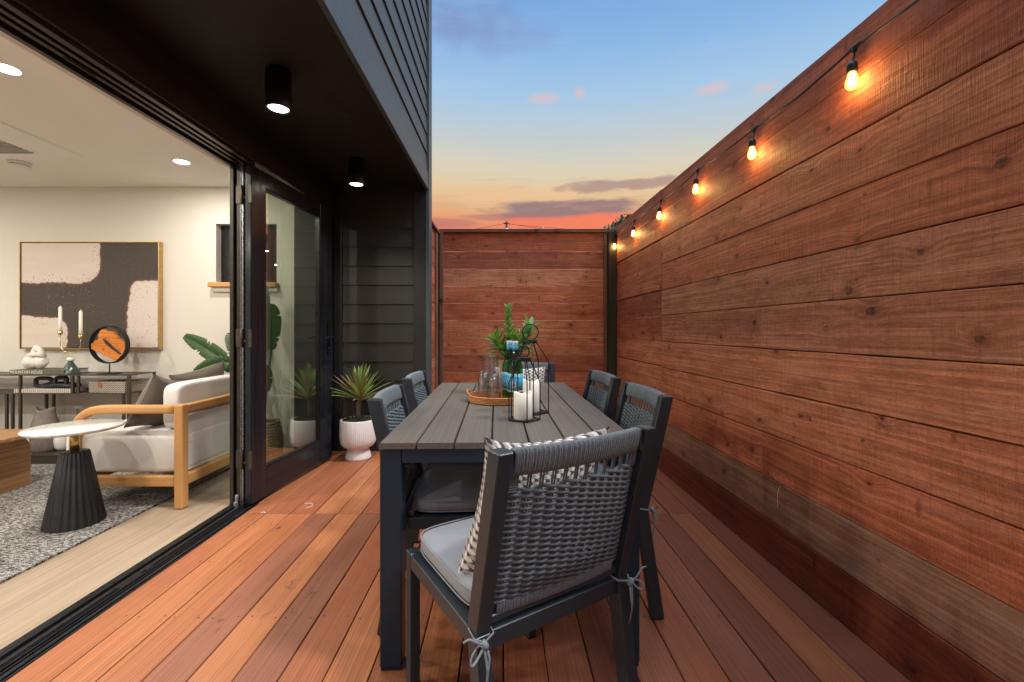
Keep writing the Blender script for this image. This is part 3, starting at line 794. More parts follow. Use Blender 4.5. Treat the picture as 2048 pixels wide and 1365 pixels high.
m = MB(); m.box(1.1, 1.188, 4.74, 4.828, -.2, 2.186); m.build('post', 'post_green', bf, bevel=.003)

sf = thing('wooden_fence', (-.75, 4.5, 0), 0, 'short return of cedar fence between the black house corner and the end fence', 'fence')
m = MB()
for i in range(len(rws)-1):
    z1, z0 = rws[i]-.002, rws[i+1]+.002
    m.board((-.762, 4.235, (z0+z1)/2-.02), (0, 1, 0), (0, 0, 1), (1, 0, 0), .50, z1-z0, .02, 5, .001, .0025, 0, random.random()*.6)
m.build('board_panel', 'fence_cedar', sf)
m = MB(); m.box(-.80, -.728, 4.83, 4.86, -.2, 2.18); m.box(-.772, -.747, 4.737, 4.785, -.2, 2.16); m.box(-.755, -.735, 4.60, 4.735, -.2, 2.15); m.build('batten', 'cap_wood', sf, bevel=.002)
m = MB(); m.board((-.757, 4.23, 2.185), (0, 1, 0), (1, 0, 0), (0, 0, 1), .56, .06, .03, 4, .001, .003, 0, .2); m.build('top_cap', 'cap_wood', sf)
pp = MB(); pp.box(-.742, -.727, 4.222, 4.234, -.2, 2.17); solo('metal_post', (-.735, 4.228, -.2), pp, 'galvanised', 'thin grey galvanised post standing between the house corner and the short fence', 'post', bevel=.002)

# ================================================================== string lights
sl = thing('string_light', (fence_x(2.8)-.03, 2.8, 2.14), 0, 'black string light cord with lit amber bulbs hung along the long fence', 'string light')
SY = [.37, .985, 1.594, 2.21, 2.825, 3.45, 4.09, 4.73]
SYv = [2.135, 2.14, 2.145, 2.132, 2.148, 2.140, 2.142, 2.145]
def cpt(y, z): return Vector((fence_x(y)-.021, y, z))
pts = []
for i in range(len(SY)-1):
    for k in range(10):
        q = k/10; y = SY[i]+(SY[i+1]-SY[i])*q
        z = SYv[i]*(1-q)+SYv[i+1]*q-.055*q*(1-q)*random.choice((.95, 1.05))*(1.3 if i in (2, 4) else .7)
        pts.append(cpt(y, z)+Vector((-.004*math.sin(q*PI), 0, 0)))
pts.append(cpt(4.73, SYv[-1])); pts.append(cpt(4.79, 2.17)); pts.append(Vector((fence_x(4.8)-.04, 4.80, 2.225)))
m = MB(); m.tube(pts, .0052, 8); m.build('cable', 'black_cable', sl)
for i, (y, z) in enumerate(zip(SY, SYv)):
    if y < 1.2: continue
    c = cpt(y, z)
    m = MB()
    m.tube([c+Vector((0, -.030, .002)), c+Vector((0, -.018, 0)), c+Vector((0, .018, 0)), c+Vector((0, .030, 0))], [.0045, .0085, .0085, .0045], 10)
    m.tube([c+Vector((0, 0, -.004)), c+Vector((0, 0, -.017))], [.010, .007], 10)
    b = c+Vector((-.012, -.004, 0))
    m.tube([c+Vector((0, 0, -.015)), c+Vector((.002, .004, -.03)), c+Vector((-.006, 0, -.045)), b+Vector((0, 0, -.058))], .0032, 8)
    sw = random.uniform(-.004, .004)
    m.lathe([(.006, -.054), (.012, -.057), (.0165, -.064), (.0175, -.074), (.0175, -.090), (.0155, -.094)][::-1], b, 24)
    sk = m.build('lamp_socket', 'black_cable', sl)
    m = MB(); m.lathe([(.012, -.0945), (.0135, -.100), (.0185, -.116), (.0215, -.130), (.0205, -.142), (.014, -.152), (.004, -.156)][::-1], b, 24)
    bu = m.build('bulb', 'lit_bulb_glass', sk)
    m = MB()
    for a in range(4):
        ca, sa = math.cos(a*PI/2+.4), math.sin(a*PI/2+.4)
        m.tube([b+Vector((ca*.003, sa*.003, -.098)), b+Vector((ca*.0075, sa*.0075, -.110)), b+Vector((ca*.0105, sa*.0105, -.142))], .0022, 5)
    m.build('filament', 'filament', sk)
    add_light('string_bulb_glow', 'POINT', b+Vector((-.004, 0, -.128)), 3.6, (1, .52, .16), .02)

# ================================================================== dining table
TA = R(1.36)
TC = Vector((-.006, 2.275, 0)); TM = Matrix.Translation(TC) @ Matrix.Rotation(TA, 4, 'Z')
TL, TW, TZ = 1.655, .866, .751
tb = thing('dining_table', TC, TA, 'long outdoor dining table with grey slatted top and dark metal legs', 'table')
m = MB(); m.M = TM; sw = TW/7
for i in range(7):
    xc = -TW/2+sw*(i+.5)
    m.board((xc, -TL/2, TZ-.010), (0, 1, 0), (1, 0, 0), (0, 0, 1), TL, sw-.0065, .020, 10, .0003, .002)
m.build('tabletop', 'table_slat', tb)
m = MB(); m.M = TM
hx, hy = TW/2-.003, TL/2-.006
m.box(-hx+.072, hx-.072, -hy, -hy+.04, .683, .7305); m.box(-hx+.072, hx-.072, hy-.04, hy, .683, .7305)
m.box(-hx, -hx+.04, -hy+.072, hy-.072, .683, .7305); m.box(hx-.04, hx, -hy+.072, hy-.072, .683, .7305)
m.box(-hx+.041, hx-.041, -.02, .02, .700, .730)
m.build('apron', 'table_frame', tb, bevel=.002)
for sx in (-1, 1):
    for sy in (-1, 1):
        m = MB(); m.M = TM
        x0, x1 = sorted((sx*hx, sx*(hx-.071))); y0, y1 = sorted((sy*hy, sy*(hy-.071)))
        m.box(x0, x1, y0, y1, .012, .7303); lg = m.build('leg', 'table_frame', tb, bevel=.003)
        m = MB(); m.M = TM; m.box(x0+.003, x1-.003, y0+.003, y1-.003, 0, .0118); m.build('foot_cap', 'rubber_foot', lg)

# ================================================================== dining chairs (rope backs)
ch0 = thing('dining_chair', (0, 0, 0), 0)
hw = .2225
yr, yf = -.215, .215
def rear_y(z):
    if z <= .43: return yr-.065*(1-z/.43)
    return yr-.10*(z-.43)/.435
def post_mesh(zs, sx, w=.037, dp=.048):
    m = MB(); vs = []; fs = []
    for z in zs:
        for (a, b) in ((-w/2, -dp/2), (w/2, -dp/2), (w/2, dp/2), (-w/2, dp/2)): vs.append((sx*hw+a, rear_y(z)+b, z))
    n = len(zs)
    for i in range(n-1):
        for k in range(4): fs.append((i*4+k, i*4+(k+1) % 4, (i+1)*4+(k+1) % 4, (i+1)*4+k))
    fs += [(3, 2, 1, 0), tuple((n-1)*4+k for k in range(4))]
    m.add(vs, fs); return m
for sx in (-1, 1):
    post_mesh([.006, .43], sx).build('leg', 'chair_frame', ch0, bevel=.0022)
    m = MB(); m.box(sx*hw-.016, sx*hw+.016, yf-.02, yf+.02, .006, .43); m.build('leg', 'chair_frame', ch0, bevel=.0022)
for sx in (-1, 1):
    for y in (yr-.065, yf):
        m = MB(); m.box(sx*hw-.014, sx*hw+.014, y-.018, y+.018, 0, .0058); m.build('foot_cap', 'rubber_foot', ch0)
m = MB()
m.box(-hw+.0165, hw-.0165, yf-.019, yf+.019, .386, .4295); m.box(-hw+.0165, hw-.0165, yr-.018, yr+.018, .386, .4295)
for sx in (-1, 1): m.box(sx*hw-.0155, sx*hw+.0155, yr+.0235, yf-.0205, .386, .4293)
m.box(-.19, .19, yr+.03, yf-.02, .40, .408)
m.build('seat_frame', 'chair_frame', ch0, bevel=.002)
m = post_mesh([.4305, .865], -1)
m2 = post_mesh([.4305, .865], 1); m.add(m2.v, m2.f)
bowd = .022
def back_pt(x, z, off=0.0):
    return Vector((x, rear_y(z)+.002-bowd*(1-(x/.206)**2)*min(1, max(0, (z-.44)/.10))*1.0+off, z))
m.box(-hw+.0165, -.196, rear_y(.835)-.017, rear_y(.835)+.013, .806, .8635); m.box(.196, hw-.0165, rear_y(.835)-.017, rear_y(.835)+.013, .806, .8635)
m.box(-hw+.0165, hw-.0165, rear_y(.455)-.010, rear_y(.455)+.010, .443, .462)
m.build('back_frame', 'chair_frame', ch0, bevel=.0025)
# wrapped top rail
def wrap_rail(zc, hh, hd, pitch, x0, x1, name):
    m = MB(); n = int((x1-x0)/pitch)
    ns = 14
    def fn(u, v):
        x = x0+(x1-x0)*u; a = 2*PI*v
        rid = 1+.0017/hd*abs(math.sin(u*n*PI))*1.3
        ca, sa = math.cos(a), math.sin(a)
        ex = .55
        yy = math.copysign(abs(ca)**ex, ca)*hd*rid; zz = math.copysign(abs(sa)**ex, sa)*hh*rid
        b = back_pt(x, zc); tilt = -.23
        tw = .0012*math.sin(u*n*2.3+5*math.sin(u*9))
        return Vector((x+tw, b.y+yy+zz*tilt, zc+zz))
    m.grid(fn, n*4, ns, co=lambda u, v: Vector((v*.1, u*(x1-x0), 0)))
    # winding caps
    return m.build(name, 'rope_wrap', ch0)
wrap_rail(.835, .028, .0145, .0042, -.193, .193, 'wrapped_top_rail')
wrap_rail(.472, .016, .008, .0042, -.185, .185, 'wrapped_lower_rail')
# vertical ropes (warps)
m = MB(); NW = 12
wxs = [-.176+.352*i/(NW-1) for i in range(NW)]
for x in wxs:
    for dx in (-.0035, .0035):
        m.tube([back_pt(x+dx, z, .0) for z in (.485, .60, .70, .765, .79, .812)], .0026, 5)
for zz in range(7):      # side windings round the posts over the open band
    z = .768+zz*.0062
    for sx in (-1, 1):
        m.tube([back_pt(sx*.176, z, -.004), back_pt(sx*.195, z, -.007), Vector((sx*.2045, rear_y(z)-.004, z))], .0034, 6)
m.build('vertical_ropes', 'rope', ch0)
m = MB(); z = .484; row = 0; NP = 11*3
while z < .768:
    pts = []
    ph = row % 2
    for i in range(-2, NP+3):
        s = i/NP; x = -.176+.352*s
        x = max(-.2045, min(.2045, x if 0 <= i <= NP else (x*1.04)))
        q = s*(NW-1)
        off = .0047*math.cos(PI*(q+ph))*(1 if 0 <= i <= NP else .3)
        zz = z+.0019*math.sin(PI*(q+ph)+.6)+random.uniform(-.0004, .0004)
        pts.append(back_pt(x, zz, off))
    m.tube(pts, .0042, 6, flat=1.0)
    z += .0074+random.uniform(-.0003, .0003); row += 1
m.build('woven_back', 'rope', ch0)
# seat cushion
def cushion(x0, x1, y0, y1, z0, z1, M=None, co_off=(0, 0, 0), n=18, pillow=.010, ex=.16, bex=.42):
    m = MB(); m.M = M
    cx, cy, cz = (x0+x1)/2, (y0+y1)/2, (z0+z1)/2; ax, ay, az = (x1-x0)/2, (y1-y0)/2, (z1-z0)/2
    def sp(c, e): return math.copysign(abs(c)**e, c)
    def fn(u, v):
        a = 2*PI*u; b = PI*(v-.5)
        cb = sp(math.cos(b), bex); sb = sp(math.sin(b), bex)
        px, py = sp(math.cos(a), ex*2)*cb, sp(math.sin(a), ex*2)*cb
        wv = .0022*noise.noise(Vector((px*4, py*4, sb*2+x0*9)))
        dome = pillow*(1-px*px)*(1-py*py)*(1 if sb > 0 else .2)*sb
        return Vector((cx+ax*px, cy+ay*py, cz+az*sb+dome+wv))
    m.grid(fn, 64, 22, cu=True, co=lambda u, v: fn(u, v)+Vector(co_off)); return m
sc = cushion(-.214, .214, -.185, .238, .4310, .487, pillow=.012).build('seat_cushion', 'seat_fabric', ch0)
m = MB()
def fnp(zc, ex=.16):
    return [Vector((math.copysign(abs(math.cos(a))**(ex*2), math.cos(a))*.2135, .0265+math.copysign(abs(math.sin(a))**(ex*2), math.sin(a))*.2115, zc)) for a in [2*PI*i/72 for i in range(72)]]
m.tube(fnp(.479), .0022, 5, closed=True); m.tube(fnp(.440), .0022, 5, closed=True); m.build('piping', 'seat_fabric', sc)
# cord ties with a bow at each rear leg
for sx in (-1, 1):
    m = MB(); b = Vector((sx*(hw+.004), yr-.030, .425))
    loop = []
    m.tube([(sx*.19, -.17, .440), (sx*.205, -.20, .437), (sx*(hw+.020), -.205, .433), (sx*(hw+.022), -.238, .428), b+Vector((0, -.008, 0)), (sx*(hw-.024), -.243, .43), (sx*(hw-.03), -.20, .435)], .0034, 6, flat=.6)
    m.tube([b+Vector((0, -.012, -.008)), b+Vector((sx*.004, -.016, 0)), b+Vector((sx*.010, -.012, .006))], .0085, 8)
    def lp(dx, dz, L, wd):
        pp = []
        for i in range(11):
            a = PI*i/10; pp.append(b+Vector((sx*dx*L*math.sin(a)+sx*.006, -.012-.012*math.sin(a)-(i-5)*.0008, dz*L*math.sin(a)+wd*math.cos(a)*math.sin(a)*1.4)))
        return pp
    m.tube(lp(.85, -.45, .045, .016), .0030, 6, flat=.5); m.tube(lp(-.1, -1, .055, .014), .0030, 6, flat=.5)
    m.tube([b+Vector((0, -.014, 0)), b+Vector((sx*.02, -.022, .012)), b+Vector((sx*.045, -.02, .030)), b+Vector((sx*.06, -.02, .028))], .0030, 6, flat=.5)
    m.tube([b+Vector((0, -.014, 0)), b+Vector((-sx*.004, -.022, -.03)), b+Vector((sx*.002, -.022, -.07)), b+Vector((-sx*.002, -.014, -.115))], .0030, 6, flat=.5)
    m.build('cushion_tie', 'tie_cord', ch0)
def place(o, x, y, rz, label):
    o.location = (x, y, 0); o.rotation_euler = (0, 0, rz)
    tag(o, label, 'chair', 'rope backed dining chairs around the table'); return o
spots = [(-.185, 1.865, R(-90+3.2), 'rope backed dining chair on the house side of the table, the nearer of two'),
         (-.218, 2.555, R(-90+1.0), 'rope backed dining chair on the house side of the table, the farther of two'),
         (.297, 1.925, R(90+2.6), 'rope backed dining chair on the fence side of the table, the nearer of two'),
         (.262, 2.575, R(90+5.0), 'rope backed dining chair on the fence side of the table, the farther of two'),
         (.125, 3.13, R(180-2), 'rope backed dining chair at the far end of the table, mostly hidden by the bottles')]
for s in spots: place(copy_tree(ch0), *s)
NCX, NCY, NCR = .010, 1.314, R(32)
place(ch0, NCX, NCY, NCR, 'rope backed dining chair in the foreground holding a patterned pillow, its back to the viewer')

# ================================================================== throw pillows
def pillow(W, Hh, T, M, n=26, ear=.09, seed=0):
    m = MB(); m.M = M
    def mk(sd):
        def fn(u, v):
            a, b = u*2-1, v*2-1
            # pull the sides in between the corners
            px = W/2*a*(1-ear*(1-b*b)); py = Hh/2*b*(1-ear*(1-a*a))
            t = T/2*max(0, (1-a*a))**.42*max(0, (1-b*b))**.42
            t += .006*noise.noise(Vector((a*3+seed, b*3, sd)))*(1-a*a)*(1-b*b)
            return Vector((px, sd*t, py))
        return fn
    for sd in (-1, 1):
        m.grid(mk(sd), n, n, co=lambda u, v: Vector(((u-.5)*W, (v-.5)*Hh, sd*.3)))
    return m
CM = Matrix.Translation((NCX, NCY, 0)) @ Matrix.Rotation(NCR, 4, 'Z')
PM = CM @ Matrix.Translation((.012, -.112, .643)) @ Matrix.Rotation(R(17), 4, 'X') @ Matrix.Rotation(R(3.5), 4, 'Y')
pl = pillow(.43, .435, .19, PM, ear=.20)
solo('throw_pillow', PM.translation, pl, 'pillow_pattern', 'square pillow with brown, grey and white scales leaning on the foreground chair', 'pillow')
PM2 = Matrix.Translation((.10, 3.225, .665)) @ Matrix.Rotation(R(180), 4, 'Z') @ Matrix.Rotation(R(13), 4, 'X')
solo('throw_pillow', PM2.translation, pillow(.38, .38, .13, PM2), 'pillow_dots', 'small black and white checked pillow on the far end chair', 'pillow')

# ================================================================== things on the table
T0 = TZ+.0004
def arc(c, r, a0, a1, n, z=0): return [Vector((c[0]+r*math.cos(a0+(a1-a0)*i/n), c[1]+r*math.sin(a0+(a1-a0)*i/n), c[2]+z)) for i in range(n+1)]
tc = Vector((-.030, 2.305, T0)); TR = .168
t = thing('rattan_tray', tc, 0, 'round woven rattan tray holding the glasses and bottles', 'tray')
m = MB()
m.lathe([(.0, .004), (TR-.006, .004)], tc, 56, capb=False, capt=False)
for k in range(5):
    z = .0055+k*.0072; rr = TR-.006+.0012*k
    pts = [tc+Vector(((rr+.0013*math.sin(a*42+k*PI))*math.cos(a), (rr+.0013*math.sin(a*42+k*PI))*math.sin(a), z)) for a in [2*PI*i/168 for i in range(168)]]
    m.tube(pts, .0042, 6, closed=True)
m.build('woven_rim', 'rattan', t)
m = MB()
for sx in (-1, 1):
    m.tube([tc+Vector((sx*(TR-.004), -.05, .036)), tc+Vector((sx*(TR+.004), -.035, .052)), tc+Vector((sx*(TR+.006), 0, .058)), tc+Vector((sx*(TR+.004), .035, .052)), tc+Vector((sx*(TR-.004), .05, .036))], .0045, 8)
m.build('handle', 'rattan', t)
TF = T0+.0048
def tumbler(x, y, label, first):
    if first is None:
        t = thing('drinking_glass', (x, y, TF), 0)
        h = .138
        m = MB(); c = (x, y, TF)
        m.lathe([(.037, 0), (.0365, .01), (.034, .07), (.0285, .128), (.025, .137), (.0, .138)], c, 60, ribs=12, ribd=.0016, capb=False, ribz=(.02, .13))
        m.lathe([(.0352, .0), (.0345, .01), (.032, .07), (.0265, .118), (.02, .124), (.0, .1245)], c, 60, ribs=12, ribd=.001, capb=False, ribz=(.02, .12))
        m.lathe([(.0352, 0), (.037, 0)], c, 60, capb=False, capt=False)
        m.build('glass_wall', 'clear_glass', t)
    else:
        t = copy_tree(first); t.location = (x, y, TF); t.rotation_euler = (0, 0, random.random())
    return tag(t, label, 'glass', 'upturned ribbed glasses on the tray')
g0 = tumbler(-.118, 2.335, 'upturned ribbed glass at the left of the rattan tray', None)
tumbler(-.066, 2.262, 'upturned ribbed glass nearest the front rim of the rattan tray', g0)
tumbler(-.040, 2.348, 'upturned ribbed glass right of the front one, beside the blue label bottles', g0)
tumbler(-.118, 2.412, 'upturned ribbed glass behind the leftmost one on the rattan tray', g0)
c = Vector((-.092, 2.545, T0))
m = MB(); m.lathe([(.040, 0), (.046, .006), (.047, .10), (.047, .215), (.049, .222)], c, 96, ribs=30, ribd=.0022, ribz=(.004, .2))
m.lathe([(.0465, .222), (.044, .215), (.044, .10), (.043, .012), (.0, .011)], c, 96, ribs=30, ribd=.001, ribz=(.01, .2), capb=False)
t = thing('carafe', c, 0, 'clear fluted glass carafe standing behind the tray', 'carafe'); m.build('glass_body', 'clear_glass', t)
m = MB(); m.tube([c+Vector((-.044, -.008, .222)), c+Vector((-.057, -.010, .226))], [.010, .006], 8); m.build('spout', 'clear_glass', t)

def bottle(x, y, label, rz):
    t = thing('water_bottle', (x, y, TF), 0, label, 'bottle', 'green water bottles on the tray')
    c = Vector((x, y, TF))
    m = MB(); m.lathe([(.0, .004), (.030, 0), (.0385, .003), (.041, .012), (.041, .150), (.0395, .168), (.034, .192), (.024, .218), (.0165, .242), (.0142, .268), (.0142, .289)], c, 40)
    m.build('glass_body', 'bottle_green', t)
    m = MB(); m.lathe([(.0148, .284), (.0155, .2845), (.0155, .304), (.0145, .3065), (.0, .307)], c, 30, capb=False); m.build('screw_cap', 'cap_blue', t)
    m = MB(); m.lathe([(.0147, .262), (.0152, .2625), (.0150, .2825), (.0146, .283)], c, 30, capb=False, capt=False); m.build('neck_label', 'label_blue', t)
    m = MB()
    m.lathe([(.0413, .045), (.0414, .045), (.0414, .138), (.0413, .138)], c, 40, capb=False, capt=False)
    lb = m.build('body_label', 'label_blue', t)
    m = MB(); m.lathe([(.0416, .1335), (.0416, .1375)], c, 40, capb=False, capt=False); m.lathe([(.0416, .0455), (.0416, .050)], c, 40, capb=False, capt=False)
    m.build('label_border', 'label_white', lb)
    def wrapped(vs, z0, r=.0419, a0=0):
        out = []
        for v in vs:
            a = -PI/2+rz+a0+v.x/r; out.append(c+Vector((r*math.cos(a), r*math.sin(a), z0+v.y)))
        return out
    vs, fs = text_mesh('S.PELLEGRINO', .0115); m = MB(); m.add(wrapped(vs, .117), fs); m.build('label_lettering', 'navy_ink', lb)
    m = MB()
    star = [Vector((.008*(1 if i % 2 == 0 else .42)*math.cos(PI/2+i*PI/5), .008*(1 if i % 2 == 0 else .42)*math.sin(PI/2+i*PI/5), 0)) for i in range(10)]
    m.add(wrapped(star, .082, .0421), [tuple(range(10))]); m.build('label_star', 'red_ink', lb)
    m = MB()
    m.add(wrapped([Vector((.013*math.cos(a), .016*math.sin(a), 0)) for a in [2*PI*i/24 for i in range(24)]], .082, .0418), [tuple(range(24))]); m.build('label_medallion', 'label_white', lb)
bottle(.046, 2.315, 'green glass water bottle with blue label, front one of the pair', R(-14))
bottle(.016, 2.405, 'green glass water bottle with blue label, half hidden behind the front one', R(-36))

# potted table plant
pc = Vector((.020, 2.60, T0))
t = thing('potted_plant', pc, 0, 'leafy green plant in a pale wooden cube pot behind the bottles', 'plant')
m = MB()
for (a, b, cc, d) in ((-.062, .062, -.062, -.052), (-.062, .062, .052, .062), (-.062, -.052, -.0515, .0515), (.052, .062, -.0515, .0515)):
    m.box(pc.x+a, pc.x+b, pc.y+cc, pc.y+d, T0, T0+.195)
m.box(pc.x-.0515, pc.x+.0515, pc.y-.0515, pc.y+.0515, T0+.001, T0+.01)
m.build('pot', 'light_wood', t, bevel=.002)
m = MB(); m.box(pc.x-.0513, pc.x+.0513, pc.y-.0513, pc.y+.0513, T0+.15, T0+.182); m.build('soil', 'soil', t)
st = MB(); lf = MB()
def leaf(m, base, d, L, W, curl=.25, up=(0, 0, 1), n=6, rnd=None, fold=.25, tipw=.0, jag=0.0):
    base = Vector(base); d = Vector(d).normalized(); upv = Vector(up)
    side = d.cross(upv); side = side.normalized() if side.length > 1e-4 else Vector((1, 0, 0)); nr = side.cross(d).normalized()
    vs, co, fs = [], [], []
    off = random.uniform(0, 30)
    for i in range(n+1):
        s = i/n; w = W/2*(math.sin(PI*min(1, s*.93+.07))**.65)*(1-tipw*s) if s < 1 else .0004
        if jag and 0 < i < n: w *= 1+random.uniform(-jag, jag)
        p = base+d*(L*s)-upv*(curl*L*s*s)
        for k, q in ((-1, -1), (0, 0), (1, 1)):
            vs.append(p+side*(w*k)+nr*(abs(k)*w*fold)); co.append((L*s+off, k*w, 0))
    for i in range(n):
        for k in range(2): fs.append((i*3+k, i*3+k+1, (i+1)*3+k+1, (i+1)*3+k))
    m.add(vs, fs, 0, True, co, random.random() if rnd is None else rnd)
random.seed(21)
def frond(path, r0, leaves, L0, L1, W, spread=.9, rnd=(0, 1), tip=True):
    P_ = [Vector(p) for p in path]
    st.tube(P_, [r0*(1-.5*i/(len(P_)-1)) for i in range(len(P_))], 6)
    for i in range(leaves):
        s = .18+.82*i/leaves
        q = s*(len(P_)-1); k = min(int(q), len(P_)-2); p = P_[k].lerp(P_[k+1], q-k); T = (P_[k+1]-P_[k]).normalized()
        a = i*2.4+random.uniform(-.3, .3)
        o = T.orthogonal().normalized(); o2 = T.cross(o)
        d = (o*math.cos(a)+o2*math.sin(a))*spread+T*(.55+.6*s)
        leaf(lf, p, d, (L0*(1-s)+L1*s)*random.uniform(.8, 1.15), W*random.uniform(.8, 1.2), random.uniform(-.05, .3), n=6, rnd=random.uniform(*rnd), jag=.18)
b = pc+Vector((0, 0, .17))
frond([b, b+Vector((.0, .01, .10)), b+Vector((-.008, .0, .22)), b+Vector((-.010, 0, .335))], .0045, 64, .088, .05, .020, .85, (.2, .8))
frond([b, b+Vector((-.035, -.01, .05)), b+Vector((-.075, -.02, .10)), b+Vector((-.095, -.02, .150))], .004, 46, .12, .09, .024, 1.15, (.1, .7))
frond([b, b+Vector((.05, 0, .07)), b+Vector((.10, 0, .15)), b+Vector((.125, 0, .22))], .004, 46, .12, .09, .024, 1.15, (.5, 1))
frond([b, b+Vector((.03, -.02, .05)), b+Vector((.075, -.03, .11)), b+Vector((.085, -.03, .15))], .004, 36, .12, .09, .024, 1.2, (.3, .9))
frond([b, b+Vector((.0, -.02, .06)), b+Vector((.02, -.04, .13)), b+Vector((.01, -.04, .17))], .004, 30, .10, .07, .024, 1.2, (.1, .7))
st.build('stem', 'stem_brown', t); lf.build('foliage', 'leaf_succulent', t)
m = MB(); q = b+Vector((-.005, -.095, -.005))
st2 = MB(); st2.tube([b+Vector((-.03, -.04, -.01)), q+Vector((-.01, .02, .0)), q], .002, 6); st2.build('flower_stem', 'stem_brown', t)
for i in range(11):
    a = i*2.4; dd_ = Vector((math.cos(a)*.8, math.sin(a)*.8, random.uniform(-.6, .9)))
    leaf(m, q+dd_*.004, dd_, .020, .017, .1, n=3, rnd=.5)
m.build('blossom', 'white_ceramic', t)

# lanterns with candles
def lantern(cx, cy, r, zs, zc, zh, rot, label, wy):
    c = Vector((cx, cy, T0)); t = thing('lantern', c, 0, label, 'lantern', 'black wire lanterns on the table')
    A = [R(rot+72*i) for i in range(5)]
    wr = .0032
    B = [c+Vector((r*math.cos(a), r*math.sin(a), wr)) for a in A]; S = [c+Vector((r*math.cos(a), r*math.sin(a), zs)) for a in A]
    C = [c+Vector((.026*math.cos(a), .026*math.sin(a), zc)) for a in A]
    m = MB()
    for i in range(5):
        m.tube([B[i], S[i]], wr, 4, smooth=False); m.tube([S[i], C[i]], wr, 4, smooth=False); m.tube([B[i], B[(i+1) % 5]], wr, 4, smooth=False)
    m.build('wire_frame', 'black_iron', t)
    m = MB(); vs = [c+Vector((.985*r*math.cos(a), .985*r*math.sin(a), z)) for z in (.0008, .0028) for a in A]
    m.add(vs, [(4,3,2,1,0), (5,6,7,8,9)]+[(i, (i+1) % 5, 5+(i+1) % 5, 5+i) for i in range(5)]); m.build('base_plate', 'black_iron', t)
    m = MB(); m.lathe([(.029, zc-.008), (.030, zc-.006), (.030, zc+.006), (.029, zc+.008)], c, 30, capb=True, capt=True); m.build('cap_ring', 'black_iron', t)
    hr = (zh-zc-.008)/2*1.04
    cc = c+Vector((0, 0, zc+.006+hr)); wd = math.cos(R(wy)), math.sin(R(wy))
    pts = [cc+Vector((wd[0]*hr*math.cos(a), wd[1]*hr*math.cos(a), hr*math.sin(a))) for a in [R(-70+ (320*i/30)) for i in range(31)]]
    m = MB(); m.tube(pts, .0028, 8); m.build('handle', 'black_iron', t)
def candle(cx, cy, z0, r, h, label):
    c = Vector((cx, cy, z0)); t = thing('pillar_candle', c, 0, label, 'candle', 'white pillar candles in the lanterns')
    m = MB(); seg = 48
    def top(a): return h+.0055*math.sin(a*2+1.2)+.003*math.sin(a*3+.4)
    def fn(u, v):
        a = 2*PI*u
        P_ = [(r*.0, 0), (r-.003, 0), (r, .004), (r, h*.5), (r, None), (r-.004, None), (r-.007, 'in'), (.0, 'c')]
        i = round(v*7); q = P_[i]
        z = q[1]
        if z is None: z = top(a)+(.001 if i == 5 else 0)
        if z == 'in': z = h-.012
        if z == 'c': z = h-.017
        return c+Vector((q[0]*math.cos(a), q[0]*math.sin(a), z))
    m.grid(fn, seg, 7, cu=True); m.build('wax_body', 'candle_wax', t)
    m = MB(); m.tube([c+Vector((0, 0, h-.018)), c+Vector((.001, 0, h-.004))], .0012, 5); m.build('wick', 'black_iron', t)
lantern(.070, 1.815, .068, .157, .250, .305, -80, 'small black wire lantern in front on the table, candle inside', 15)
candle(.068, 1.812, T0+.0034, .0385, .108, 'shorter white pillar candle inside the small front lantern')
lantern(.107, 1.975, .082, .230, .318, .395, -84, 'tall black wire lantern behind the small one', 5)
candle(.112, 1.975, T0+.0034, .0385, .138, 'taller white pillar candle inside the tall rear lantern')

# ================================================================== white planter with spiky plant
pc = Vector((-1.302, 3.865, 0))
t = thing('potted_plant', pc, 0, 'spiky green and pink plant in a white fluted pedestal pot by the black wall', 'plant')
m = MB()
m.lathe([(.108, .0), (.110, .008), (.106, .03), (.095, .07), (.087, .10)], pc, 56, capt=False)
m.lathe([(.075, .088), (.10, .096), (.125, .112), (.142, .135), (.150, .170), (.1525, .22), (.1525, .335), (.150, .3415), (.140, .3415), (.137, .335), (.135, .25), (.0, .24)], pc, 240, ribs=60, ribd=.0035, ribz=(.10, .334), capb=True)
m.build('pot', 'planter_white', t)
m = MB(); m.grid(lambda u, v: pc+Vector((.1345*v*math.cos(2*PI*u), .1345*v*math.sin(2*PI*u), .335+.022*(1-v*v)+.012*noise.noise(Vector((v*9*math.cos(2*PI*u), v*9*math.sin(2*PI*u), 3))))), 60, 16, cu=True)
random.seed(4)
for i in range(260):
    a = random.random()*2*PI; rr = .13*math.sqrt(random.random()); p = pc+Vector((rr*math.cos(a), rr*math.sin(a), .345+.018*(1-(rr/.13)**2)))
    q = Vector((random.uniform(-1, 1), random.uniform(-1, 1), random.uniform(.1, .6)))*.018
    m.tube([p-q*.5, p+Vector((0, 0, .008)), p+q], .0012, 3)
m.build('soil', 'soil', t)
m = MB(); m.tube([pc+Vector((.005, 0, .34)), pc+Vector((-.003, 0, .40)), pc+Vector((.006, 0, .46)), pc+Vector((.014, 0, .52))], [.019, .016, .016, .02], 12)
for i in range(16): m.lathe([(.0165, -.004), (.0185, .0), (.0165, .004)], pc+Vector((.0, 0, .36+i*.009)), 14, capb=False, capt=False)
m.build('stem', 'stem_brown', t)
m = MB(); b = pc+Vector((.014, 0, .50)); N = 58
